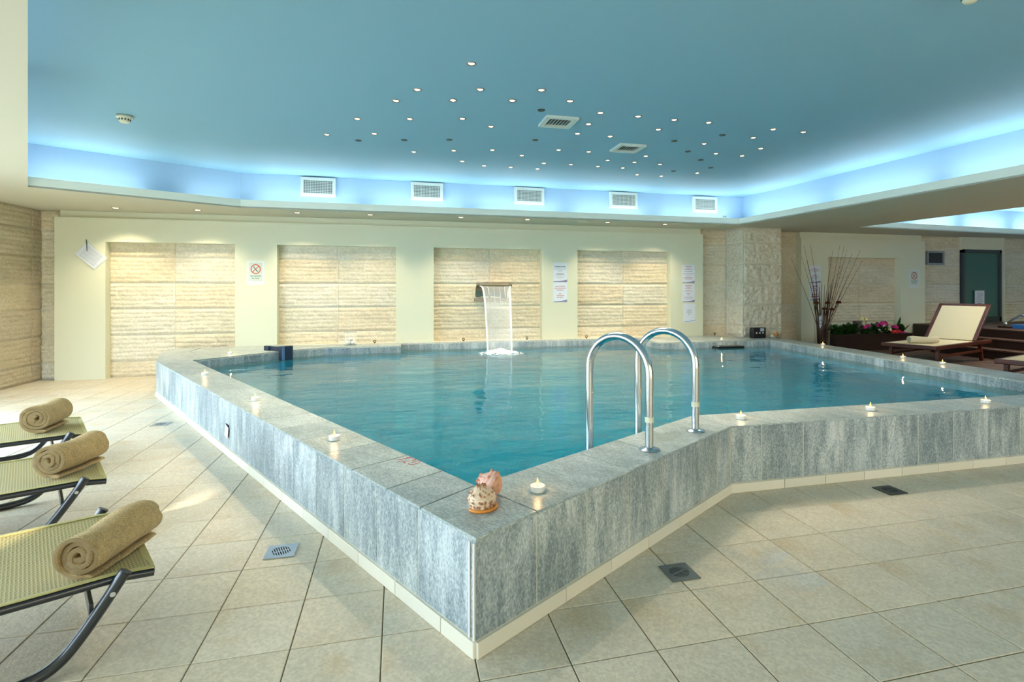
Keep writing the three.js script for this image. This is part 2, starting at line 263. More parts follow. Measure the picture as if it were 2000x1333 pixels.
// ---------------------------------------------------------------- walls
function stoneGeo(w, h, seed, rough = false) {                       // split-faced stone block with drafted margins, face towards +z
  const nx = Math.max(4, Math.ceil(w / 0.013)), ny = Math.max(4, Math.ceil(h / 0.0095)), P = [], U = [], I = [];
  const ou = hash(seed, 1) * 3, ov = hash(seed, 2) * 3;
  for (let j = 0; j <= ny; j++) for (let i = 0; i <= nx; i++) {
    const x = w * i / nx, y = h * j / ny, X = x + seed * 3.7, e = Math.min(y, h - y), ex = Math.min(x, w - x);
    let d;
    if (rough) d = 0.018 + 0.019 * n3(X * 17, y * 17, 0.5, 5) + 0.010 * n3(X * 36, y * 36, 1.5, 6);
    else {
      const yy = y + 0.010 * n3(X * 5, y * 3, 0.5, 7) + 0.005 * n3(X * 17, y * 8, 0.5, 8), row = yy / 0.058 + 5, r = Math.floor(row), f = row - r;
      const seg = Math.floor(X / 0.31 + hash(r, seed, 3) * 3), o = hash(r, seg, 4 + seed % 5), o2 = n3(X * 8, y * 20, 0.5, 9);
      d = 0.010 + 0.007 * o + 0.005 * Math.pow(Math.sin(Math.PI * clamp(f)), 0.6) + 0.005 * o2 + 0.0045 * n3(X * 15, y * 19, 0.5, 10) + 0.002 * n3(X * 36, y * 44, 0.5, 11) - (f < 0.13 ? 0.004 * hash(r, Math.floor(X / 0.12), 6) : 0);
    }
    d = lerp(0.010, Math.max(d, 0.002), sm(clamp((e - 0.016) / 0.010))); d *= clamp(e / 0.003 + 0.3) * clamp(ex / 0.006 + 0.5);
    P.push(x, y, d); U.push(x + ou, y + ov);
  }
  for (let j = 0; j < ny; j++) for (let i = 0; i < nx; i++) { const a = j * (nx + 1) + i, b = a + 1, c = a + nx + 1, e = c + 1; I.push(a, b, e, a, e, c); }
  const g = new THREE.BufferGeometry(); g.setAttribute('position', new THREE.Float32BufferAttribute(P, 3)); g.setAttribute('uv', new THREE.Float32BufferAttribute(U, 2)); g.setIndex(I); g.computeVertexNormals(); return g;
}
const COURSES = [0.0, 0.215, 0.573, 0.931, 1.289, 1.647, 2.005, SOFFIT];
let stoneSeed = 1;
function stones(parent, at, turn, cols, y0, y1, mats, rough) {        // courses of blocks over columns [[s0, s1], ...] along the wall
  for (let r = 0; r + 1 < COURSES.length; r++) {
    const a = Math.max(COURSES[r], y0), b = Math.min(COURSES[r + 1], y1); if (b - a < 0.06) continue;
    cols.forEach(([s0, s1], k) => {
      const seed = stoneSeed++, o = part(parent, 'stone_block', stoneGeo(s1 - s0 - 0.001, b - a - 0.005, seed, rough), mats[Math.floor(hash(seed, 77) * mats.length)]);
      const c = Math.cos(turn), s = Math.sin(turn); o.position.set(at[0] + c * (s0 + 0.002), a + 0.0025, at[1] - s * (s0 + 0.002)); o.rotation.y = turn;
    });
  }
}
const wallBack = thing('wall_back', 'cream back wall with stone-filled recessed panels and split stone', 'wall', [0, 0, 0], 0, null, 'structure');
part(wallBack, 'stone_bed', join(metreUV(box(14 - XL + 0.2, TOP + 0.3, 0.2, (14 + XL) / 2, (TOP + 0.3) / 2 - 0.1, ZS - 0.1))), M.joint);
{
  const front = (x0, x1, y0, y1, holes, z, t) => {                    // painted panel standing before the stone, with openings
    const sh = new THREE.Shape([[x0, y0], [x1, y0], [x1, y1], [x0, y1]].map(p => new THREE.Vector2(...p)));
    for (const [a, b, c, d] of holes) sh.holes.push(new THREE.Path([[a, c], [b, c], [b, d], [a, d]].map(p => new THREE.Vector2(...p))));
    const g = new THREE.ExtrudeGeometry(sh, { depth: t, bevelEnabled: false }); g.translate(0, 0, z - t); return metreUV(g);
  };
  const N1 = [-3.81, -2.228], N2 = [-1.68, -0.02], N3 = [0.543, 2.27], N4 = [2.87, 4.55], R1 = [7.77, 9.43];
  // the first recess reaches the floor: build the frame from pieces so that it stays open there
  const holes = [[N2[0], N2[1], 0.30, 1.847], [N3[0], N3[1], 0.30, 1.847], [N4[0], N4[1], 0.30, 1.847]];
  part(wallBack, 'painted_frame', join(front(N1[1], 5.168, 0, 2.166, holes, ZW, 0.15), front(-4.39, N1[0], 0, 2.166, [], ZW, 0.15), front(N1[0], N1[1], 1.847, 2.166, [], ZW, 0.15)), M.paint);
  part(wallBack, 'painted_frame', front(7.18, 10.02, 0.10, 2.15, [[R1[0], R1[1], 0.12, 1.80]], ZW, 0.15), M.paint);
  part(wallBack, 'header_strip', metreUV(box(9.50, SOFFIT - 2.166, 0.10, 0.40, (SOFFIT + 2.166) / 2, ZW - 0.10)), M.paint);
  part(wallBack, 'header_strip', metreUV(box(2.80, SOFFIT - 2.15, 0.10, 8.59, (SOFFIT + 2.15) / 2, ZW - 0.10)), M.paint);
  for (const [a, b] of [N2, N3, N4, [5.168, 5.70]]) part(wallBack, 'recess_sill', prism([[a, ZW], [b, ZW], [b, ZS + 0.004], [a, ZS + 0.004]], HP - 0.02, HP, 0.002), M.skirts[0]);
  stones(wallBack, [0, ZS], 0, [[XL, -4.37]], 0, SOFFIT, M.stones);
  stones(wallBack, [0, ZS], 0, [[-3.83, -3.03], [-3.03, -2.21]], 0, 1.87, M.stones);
  stones(wallBack, [0, ZS], 0, [[-1.70, -0.865], [-0.865, 0.0]], 0.36, 1.87, M.stones);
  stones(wallBack, [0, ZS], 0, [[0.52, 1.43], [1.43, 2.29]], 0.36, 1.87, M.stones);
  stones(wallBack, [0, ZS], 0, [[2.85, 3.72], [3.72, 4.57]], 0.36, 1.87, M.stones);
  stones(wallBack, [0, ZS], 0, [[5.15, 5.72]], 0.36, SOFFIT, M.stones);
  stones(wallBack, [0, ZS], 0, [[6.46, 7.20]], 0.1, SOFFIT, M.stones);
  stones(wallBack, [0, ZS], 0, [[7.75, 8.6], [8.6, 9.45]], 0.1, 1.82, M.stones);
  stones(wallBack, [0, ZS], 0, [[10.0, 11.06]], 0.1, SOFFIT, M.stones);
  stones(wallBack, [0, ZS], 0, [[12.12, 13.05], [13.05, 13.98]], 0.1, SOFFIT, M.stones);
  part(wallBack, 'plaster_above_door', metreUV(box(1.06, SOFFIT - 2.0, 0.05, 11.59, (SOFFIT + 2.0) / 2, ZS + 0.025)), M.paint);
  part(wallBack, 'column_core', metreUV(box(0.74, SOFFIT - HP + 0.02, 0.50, 6.09, (SOFFIT + HP) / 2, -8.32)), M.joint);
  stones(wallBack, [0, -8.068], 0, [[5.715, 6.465]], HP, SOFFIT, [M.stones[0], M.stones[4]], true);
  stones(wallBack, [5.722, 0], -Math.PI / 2, [[-8.52, -8.07]], HP, SOFFIT, [M.stones[2]], true);
}
const wallLeft = thing('wall_left', 'rough grey-brown split stone wall with tall windows nearer the camera', 'wall', [0, 0, 0], 0, null, 'structure');
{
  const pieces = [[-8.8, WINDOWS[0][0], 0, TOP + 0.2], [WINDOWS[0][1], WINDOWS[1][0], 0, TOP + 0.2], [WINDOWS[1][1], WINDOWS[2][0], 0, TOP + 0.2], [WINDOWS[2][1], 3.2, 0, TOP + 0.2]];
  for (const [a, b] of WINDOWS) { pieces.push([a, b, -0.1, 0.15]); pieces.push([a, b, 2.15, TOP + 0.2]); }
  part(wallLeft, 'masonry', join(pieces.map(([a, b, c, d]) => metreUV(box(0.25, d - c, b - a, XL - 0.125, (c + d) / 2, (a + b) / 2)))), M.joint);
  stones(wallLeft, [XL, 0], Math.PI / 2, [[6.05, 7.28], [7.28, 8.36], [8.36, 8.56]], 0, SOFFIT, M.stoneGrey);
}
WINDOWS.forEach(([a, b], k) => {
  const w = thing(`window_${k + 1}`, `tall grey-framed window in the left wall, number ${['one', 'two', 'three'][k]} from the stone corner`, 'window', [XL - 0.12, 0, 0], 0, null, 'structure');
  const f = [box(0.06, 2.0, 0.05, 0, 1.15, a + 0.025), box(0.06, 2.0, 0.05, 0, 1.15, b - 0.025), box(0.06, 0.05, b - a, 0, 0.175, (a + b) / 2), box(0.06, 0.05, b - a, 0, 2.125, (a + b) / 2), box(0.05, 1.95, 0.05, 0, 1.15, (a + b) / 2)];
  part(w, 'window_frame', join(f), M.frameGrey);
  for (const s of [0, 1]) part(w, 'pane', box(0.006, 1.9, (b - a) / 2 - 0.06, 0, 1.15, a + (b - a) * (0.25 + s * 0.5)), M.glass);
});
const wallRear = thing('wall_rear', 'plain cream wall behind the viewer', 'wall', [0, 0, 0], 0, null, 'structure');
{
  const slot = [-3.30, -3.165, 1.93, 2.10], pieces = [[XL - 8, XL - 0.2, 0, 7], [XL - 0.2, slot[0], 0, 3.6], [slot[0], slot[1], 0, slot[2]], [slot[0], slot[1], slot[3], 3.6], [slot[1], 1.0, 0, 3.6], [3.6, 4.2, 0, 3.6], [6.8, 14.2, 0, 3.6]];
  for (const [a, b] of REAR_WINDOWS) { pieces.push([a, b, 0, 0.35]); pieces.push([a, b, 2.15, 3.6]); }
  part(wallRear, 'masonry', join(pieces.map(([a, b, c, d]) => metreUV(box(b - a, d - c, 0.02, (a + b) / 2, (c + d) / 2, 3.02)))), M.paint);
}
REAR_WINDOWS.forEach(([a, b], k) => {
  const w = thing(`window_${k + 4}`, `wide window behind the viewer, the ${['left', 'right'][k]} of two`, 'window', [0, 0, 3.02], 0, null, 'structure');
  part(w, 'window_frame', join(box(0.05, 1.8, 0.06, a + 0.025, 1.25, 0), box(0.05, 1.8, 0.06, b - 0.025, 1.25, 0), box(b - a, 0.05, 0.06, (a + b) / 2, 0.375, 0), box(b - a, 0.05, 0.06, (a + b) / 2, 2.125, 0)), M.frameGrey);
  part(w, 'roller_blind', box(b - a - 0.1, 1.72, 0.004, (a + b) / 2, 1.25, 0.01), M.blind);
});
single('wall_right', metreUV(box(0.2, TOP + 0.3, 12, 14.1, TOP / 2, -2.8)), M.paint, 'plain cream wall at the far right end', 'wall', null, 'structure');

// ---------------------------------------------------------------- ceiling with lit coves
const TRAY = [[-3.67, -6.60], [-1.957, -7.65], [5.446, -7.785], [5.85, 1.5], [3.0, 1.9], [0.75, 1.35]];
const TRAY2 = [[7.60, -7.56], [13.2, -8.0], [13.2, 0.5], [8.1, 0.5]];
{
  const ceil = thing('ceiling', 'pale blue raised ceiling inside a cream dropped border with lit coves', 'ceiling', [0, 0, 0], 0, null, 'structure');
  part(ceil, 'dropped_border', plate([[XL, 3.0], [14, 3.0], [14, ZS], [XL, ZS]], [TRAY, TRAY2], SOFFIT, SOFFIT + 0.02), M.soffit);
  for (const t of [TRAY, TRAY2]) {
    part(ceil, 'cove_lip', plate(offset(t, 0.022), [t], SOFFIT + 0.001, SOFFIT + 0.108), M.lip);
    part(ceil, 'cove_wall', plate(offset(t, 0.26), [offset(t, 0.22)], SOFFIT + 0.019, TOP), M.coveBlue);
  }
  part(ceil, 'raised_ceiling', plate([[XL - 0.1, 3.1], [14.1, 3.1], [14.1, ZS - 0.1], [XL - 0.1, ZS - 0.1]], [], TOP, TOP + 0.15), M.blue);
}
// lamps lying in the coves: a glowing tube on a batten, and its light just above it
function coveLamp(t, i, f0, f1, power, label) {
  const side = area(t) > 0 ? 1 : -1;
  const n = t.length, o = offset(t, 0.10), p = o[i], q = o[(i + 1) % n], L = Math.hypot(q[0] - p[0], q[1] - p[1]);
  const a = [lerp(p[0], q[0], f0), lerp(p[1], q[1], f0)], b = [lerp(p[0], q[0], f1), lerp(p[1], q[1], f1)], len = L * (f1 - f0), turn = -Math.atan2(q[1] - p[1], q[0] - p[0]);
  const lamp = thing('cove_lamp', label, 'lamp', [(a[0] + b[0]) / 2, SOFFIT + 0.02, (a[1] + b[1]) / 2], turn, 'tube lamps hidden in the ceiling coves');
  part(lamp, 'batten', rbox(len, 0.04, 0.03, 0.004, 0, 0.02, 0), M.white);
  const g = cyl(0.008, 0.008, len - 0.03, 12); g.rotateZ(Math.PI / 2); g.translate(0, 0.049, 0); part(lamp, 'light_tube', g, M.tubeGlow);
  for (const [tilt, share] of [[0.75, 1.0], [-0.30, 0.22]]) {           // a tube shines all round: towards the room, and up the cove wall
    const l = new THREE.RectAreaLight(new THREE.Color().setRGB(0.88, 0.95, 1.0), power * share, len - 0.03, 0.02);
    l.position.set((a[0] + b[0]) / 2, SOFFIT + 0.084, (a[1] + b[1]) / 2); l.rotation.set(Math.PI / 2 + tilt * side, turn, 0, 'YXZ'); scene.add(l);
  }
}
const CL = 'white tube lamp lying hidden behind the ceiling cove lip';
const CP = 62;
coveLamp(TRAY, 0, 0.02, 0.52, CP, CL); coveLamp(TRAY, 0, 0.72, 0.98, CP * 0.7, CL);
for (let k = 0; k < 5; k++) coveLamp(TRAY, 1, 0.02 + k * 0.196, 0.02 + k * 0.196 + 0.176, CP, CL);
for (let k = 0; k < 6; k++) coveLamp(TRAY, 2, 0.02 + k * 0.163, 0.02 + k * 0.163 + 0.145, CP, CL);
for (let k = 0; k < 4; k++) coveLamp(TRAY, 5, 0.03 + k * 0.24, 0.03 + k * 0.24 + 0.21, CP * 0.2, CL);
for (let k = 0; k < 4; k++) coveLamp(TRAY2, 0, 0.03 + k * 0.24, 0.03 + k * 0.24 + 0.2, CP * 1.8, CL);
for (let k = 0; k < 4; k++) coveLamp(TRAY2, 3, 0.03 + k * 0.24, 0.03 + k * 0.24 + 0.2, CP * 1.6, CL);
console.log('shell');

// recessed spotlights
const SPOTS = [[0.49, -3.67], [0.15, -4.25], [0.62, -4.13], [1.08, -4.03], [-0.01, -4.54], [0.44, -4.42], [0.91, -4.31], [1.37, -4.21], [-0.35, -5.11], [0.11, -5.00], [0.57, -4.88], [0.86, -5.05], [1.72, -4.43], [1.73, -4.76], [2.08, -4.44], [2.44, -4.45], [2.79, -4.45], [2.44, -4.76], [1.73, -5.08], [2.08, -5.09], [-0.68, -5.70], [-0.22, -5.56], [0.18, -6.19], [0.61, -6.03], [1.02, -5.90], [1.39, -6.06], [1.73, -5.72], [2.08, -5.72], [0.76, -6.51], [1.05, -6.68], [1.39, -6.68], [1.74, -6.69], [1.74, -6.37], [2.08, -6.36], [2.44, -6.37], [2.44, -6.05], [2.78, -6.38], [2.79, -6.06], [2.79, -5.75], [3.14, -6.08], [3.13, -6.71], [3.49, -6.72], [3.86, -6.43], [3.15, -5.11], [3.51, -5.45], [3.86, -5.47], [3.86, -5.14], [3.51, -4.79], [3.51, -4.49], [3.86, -4.50]];
const SPOTS_OFF = [[1.20, -4.48], [-0.39, -5.85], [0.07, -5.72], [0.52, -5.60], [1.38, -5.40], [2.79, -5.09], [3.15, -5.44], [3.51, -5.77], [3.50, -6.40], [3.86, -6.11], [3.15, -4.78]];
const SOFFIT_SPOTS = [[-3.52, -8.03], [-2.56, -7.98], [-1.33, -7.95], [-0.37, -7.92], [0.90, -7.90], [1.90, -7.90], [3.20, -7.94], [4.20, -7.96]];
{
  const ring = lathe([[0.022, 0.002], [0.026, -0.004], [0.031, -0.005], [0.034, 0.0], [0.034, 0.002]], 20), lens = lathe([[0, -0.006], [0.014, -0.005], [0.023, 0]], 18);
  const ring2 = lathe([[0.037, 0.002], [0.041, -0.005], [0.049, -0.006], [0.052, 0.0], [0.052, 0.002]], 22), lens2 = lathe([[0, -0.007], [0.026, -0.006], [0.039, 0]], 18);
  const spot = (x, y, z, r, l, on, power, angle, name, label, group) => {
    const t = thing(name, label, 'spotlight', [x, y, z], 0, group);
    part(t, 'trim_ring', r, on ? M.brushed : M.spotOff); part(t, 'lens', l, on ? M.spotLens : M.spotOff);
    if (on) { const s = new THREE.SpotLight(new THREE.Color().setRGB(1.0, 0.84, 0.60), power, 0, angle, 0.6); s.position.set(x, y - 0.012, z); s.target.position.set(x, 0, z); s.shadow.radius = 1; scene.add(s, s.target); }
  };
  for (const [x, z] of SPOTS) spot(x, TOP, z, ring, lens, true, 3.2, 0.95, 'ceiling_spotlight', 'tiny lit recessed spotlight in the blue raised ceiling', 'lit star spotlights in the blue ceiling');
  for (const [x, z] of SPOTS_OFF) spot(x, TOP, z, ring, lens, false, 0, 0, 'unlit_spotlight', 'tiny unlit dark recessed spotlight in the blue raised ceiling', 'unlit star spotlights in the blue ceiling');
  for (const [x, z] of SOFFIT_SPOTS) spot(x, SOFFIT, z, ring2, lens2, true, 6.5, 1.0, 'border_spotlight', 'lit recessed downlight in the cream ceiling border above the back wall', 'downlights above the back wall');
  for (let i = 0; i < 4; i++) for (let j = 0; j < 4; j++) spot(8.7 + i * 1.15, TOP, -6.1 + j * 1.15, ring, lens, true, 6.5, 1.1, 'ceiling_spotlight', 'tiny lit recessed spotlight in the raised ceiling over the right-hand lounge', 'star spotlights over the right-hand lounge');
  single('ceiling_cover', (() => { const g = lathe([[0, -0.010], [0.07, -0.009], [0.085, -0.004], [0.09, 0]], 24); g.translate(2.78, SOFFIT, -7.93); return g; })(), M.cream, 'flat round cream cover on the ceiling border between two downlights', 'cover');
}

// ---------------------------------------------------------------- pool
const pool = thing('swimming_pool', 'raised indoor pool clad in blue-grey streaked stone tiles', 'pool');
const along = (p, q, t) => { const l = Math.hypot(q[0] - p[0], q[1] - p[1]); return [p[0] + (q[0] - p[0]) * t / l, p[1] + (q[1] - p[1]) * t / l]; };
const len2 = (p, q) => Math.hypot(q[0] - p[0], q[1] - p[1]);
let tileNo = 0;
const slateMat = () => M.slates[Math.floor(hash(tileNo, 41) * M.slates.length)];
{
  // solid core of the pool wall and the basin
  part(pool, 'wall_core', plate(offset(POOL_OUT, -0.0022), [BASIN], -0.05, HP - 0.012), M.slateCore);
  const inner = offset(BASIN, 0.004), faces = [];
  for (let i = 0; i < inner.length; i++) { const p = inner[i], q = inner[(i + 1) % inner.length], g = new THREE.PlaneGeometry(len2(p, q), 1.3); g.translate(len2(p, q) / 2, -0.35, 0); g.rotateY(-Math.atan2(q[1] - p[1], q[0] - p[0])); g.translate(p[0], 0, p[1]); faces.push(metreUV(g)); }
  const basinMat = M.mosaic.clone(); basinMat.side = THREE.DoubleSide;
  part(pool, 'basin_walls', join(faces), basinMat);
  part(pool, 'basin_floor', plate(offset(BASIN, 0.15), [], -1.05, -0.90), M.mosaic);
  // upright panels and skirting tiles outside
  const face = (p, q, first, step) => {
    const L = len2(p, q), turn = Math.atan2(-(q[1] - p[1]), q[0] - p[0]);
    const cuts = [0]; for (let t = first; t < L - 0.03; t += step) if (t > 0.02) cuts.push(t); cuts.push(L);
    for (let k = 0; k + 1 < cuts.length; k++) {
      tileNo++; const g = slab(cuts[k + 1] - cuts[k] - 0.006, HP - 0.066, 0.014, 0.0015, hash(tileNo, 1) * 2, hash(tileNo, 2) * 2), o = part(pool, 'panel_tile', g, slateMat()), at = along(p, q, cuts[k] + 0.003);
      o.position.set(at[0], 0.058, at[1]); o.rotation.y = turn;
    }
    const s = [0]; for (let t = first + step * 0.52; t < L - 0.03; t += step) s.push(t); s.push(L);
    for (let k = 0; k + 1 < s.length; k++) {
      tileNo++; const g = slab(s[k + 1] - s[k] - 0.003, 0.055, 0.022, 0.002, hash(tileNo, 1), hash(tileNo, 2)), o = part(pool, 'skirting_tile', g, M.skirts[tileNo % 3]), at = along(p, q, s[k] + 0.0015), n = [Math.sin(turn), Math.cos(turn)];
      o.position.set(at[0] + n[0] * 0.010, 0.0, at[1] + n[1] * 0.010); o.rotation.y = turn;
    }
  };
  const LA = len2(A, B);
  face(A, B, LA - 0.037 - Math.floor((LA - 0.04) / 0.3225) * 0.3225, 0.3225);
  face(B, C, 0.297, 0.3015);
  face(C, D, 0.215, 0.2965);
  part(pool, 'corner_trim', (() => { const g = join(box(0.006, HP - 0.075, 0.006, 0.004, 0, 0.002), box(0.006, HP - 0.075, 0.004, -0.022, 0, 0.001)); g.rotateY(Math.atan2(-(B[1] - A[1]), B[0] - A[0])); g.translate(B[0] - 0.006, 0.058 + (HP - 0.075) / 2, B[1] - 0.006); return metreUV(g); })(), M.white, 'pale plastic corner strip');
  // coping tiles
  const cope = (poly, dir) => { tileNo++; return part(pool, 'coping_tile', prism(poly, HP - 0.014, HP, 0.002, hash(tileNo, 1) * 2, hash(tileNo, 2) * 2, dir), M.copings[tileNo % 4]); };
  const inset = (poly, d = 0.0026) => offset(poly, -d);
  const strip = (p0, p1, i0, i1, cuts, dir) => { const L = len2(p0, p1), M2 = len2(i0, i1); for (let k = 0; k + 1 < cuts.length; k++) { const a = cuts[k] / L, b = cuts[k + 1] / L; const f = t => [lerp(p0[0], p1[0], t), lerp(p0[1], p1[1], t)], g = t => [lerp(i0[0], i1[0], t), lerp(i0[1], i1[1], t)]; cope(inset([f(a), f(b), g(b), g(a)]), dir); } };
  const cutsOf = (first, step, L) => { const c = [0]; for (let t = first; t < L - 0.06; t += step) if (t > 0.05) c.push(t); c.push(L); return c; };
  const over = 0.004, n1 = [-0.8726, 0.4885], n2 = [0.538, 0.843];
  const Ao = [A[0] + n1[0] * over, A[1] + n1[1] * over], Bl = along(B, A, 0.345), Br = along(B, C, 0.30);
  strip(Ao, Bl, IA, IB, cutsOf(0.18, 0.3225, len2(Ao, Bl)), [0.8726, -0.4885]);
  cope(inset([Bl, [B[0], B[1] + over], Br, IB]), [0.843, -0.538]);
  strip(Br, C, IB, IC, cutsOf(0.315, 0.3015, len2(Br, C)), [0.843, -0.538]);
  strip(C, D, IC, ID, cutsOf(0.32, 0.2965, len2(C, D)), [1, 0]);
  strip(D, Ee, ID, IE, cutsOf(0.3, 0.45, len2(D, Ee)), [0.09, -1]);
  // ledges along the back
  cope(inset([A, [-2.95, -7.92], [-2.63, -7.90], [-2.30, -7.28], IA]), [1, 0]);
  cope(inset([[-2.95, -7.92], [-2.95, -8.40], [-2.66, -8.40], [-2.63, -7.90]]), [1, 0]);
  strip(IA, [-1.41, -7.75], [-2.30, -7.28], [-1.69, -7.98], cutsOf(0.3, 0.3, len2(IA, [-1.41, -7.75])), [0.84, -0.74]);
  strip([-1.41, -7.75], [-0.97, -8.0], [-1.69, -7.98], [-1.69, -8.418], [0, 0.25, 0.506], [0.84, -0.74]);
  cope(inset([[-0.97, -8.0], [-0.97, -8.418], [-1.33, -8.418], [-1.69, -8.418]]), [1, 0]);
  cope(inset([[-1.69, -7.98], [-2.226, -7.98], [-2.226, -8.418], [-1.69, -8.418]]), [1, 0]);
  cope(inset([[-2.30, -7.28], [-1.69, -7.98], [-2.226, -7.98], [-2.63, -7.90]]), [0.84, -0.74]);
  cope(inset([[-2.63, -7.90], [-2.226, -7.98], [-2.226, -8.395], [-2.63, -8.395]]), [1, 0]);
  for (let k = 0; k < 3; k++) cope(inset([[-0.97 + k * 0.34, -8.0], [-0.63 + k * 0.34, -8.0], [-0.63 + k * 0.34, -8.418], [-0.97 + k * 0.34, -8.418]]), [1, 0]);
  for (let k = 0; k < 13; k++) { const a = 0.05 + k * 0.2931, b = a + 0.2931; cope(inset([[a, -8.30], [b, -8.30], [b, -8.418], [a, -8.418]]), [1, 0]); }
  for (let k = 0; k < 6; k++) { const a = 3.86 + k * 0.3817, b = a + 0.3817, z = a > 5.3 ? -8.06 : -8.418; cope(inset([[a, -7.50], [b, -7.50 - (k > 4 ? 0.1 : 0)], [b, z], [a, z]]), [1, 0]); }
  // stone tiles of the inner face down to below the water line
  const band = (p, q, step, h = 0.15) => { const L = len2(p, q), turn = Math.atan2(-(q[1] - p[1]), q[0] - p[0]); const n = Math.max(1, Math.round(L / step)); for (let k = 0; k < n; k++) { tileNo++; const o = part(pool, 'inner_tile', slab(L / n - 0.003, h, 0.012, 0.0015, hash(tileNo, 1) * 2, hash(tileNo, 2) * 2), slateMat()), at = along(p, q, k * L / n + 0.0015); o.position.set(at[0], HP - 0.016 - h, at[1]); o.rotation.y = turn; } };
  const Bn = offset(BASIN, -0.003);
  for (let i = 0; i < Bn.length; i++) band(Bn[(i + 1) % Bn.length], Bn[i], i === 4 ? 0.55 : 0.3);
}
// red depth marking brushed on the coping, and the loose outlet cover on the outer face
{
  const strokes = [[[0, 0], [0.012, 0.07]], [[-0.01, 0.05], [0.012, 0.07]], [[0.024, -0.012], [0.028, 0.006]], [[0.036, 0.055], [0.046, 0.068], [0.058, 0.06], [0.056, 0.04]], [[0.05, 0.03], [0.038, 0.004], [0.064, 0.0]], [[0.078, 0.03], [0.082, 0.06], [0.096, 0.068]], [[0.106, 0.055], [0.108, 0.025], [0.098, 0.004], [0.084, 0.006]]];
  const parts = [], d = [0.4885, 0.8726], up = [0.8726, -0.4885], o = [0.005, -2.665];
  for (const s of strokes) for (let k = 0; k + 1 < s.length; k++) {
    const a = s[k], b = s[k + 1], L = Math.hypot(b[0] - a[0], b[1] - a[1]), g = box(L + 0.003, 0.0008, 0.005); g.rotateY(Math.atan2(b[1] - a[1], b[0] - a[0])); g.translate((a[0] + b[0]) / 2, 0, -(a[1] + b[1]) / 2); parts.push(g);
  }
  const g = join(parts); g.rotateY(Math.atan2(-d[1], d[0])); g.translate(o[0], HP + 0.0004, o[1]); part(pool, 'depth_marking', g, M.red, 'red brushed figures 1,20 on the coping');
}
{
  const t = thing('outlet_cover', 'loose white outlet cover hanging askew on the left pool face', 'outlet', [-1.205, 0.182, -4.365], Math.atan2(-5.184, 2.9));
  part(t, 'recess_box', box(0.075, 0.085, 0.006, 0, 0, 0.0), M.hole);
  const g = rbox(0.075, 0.085, 0.006, 0.0025); g.rotateZ(-0.20); g.translate(0.016, -0.006, 0.010); part(t, 'cover_plate', g, M.white, 'white plate tilted over the opening');
}
// water
const waterGeo = metreUV(plate(offset(BASIN, 0.012), [], -0.95, WATER));
single('pool_water', waterGeo, M.water, 'clear teal rippling water filling the raised pool', 'water', null, 'stuff');
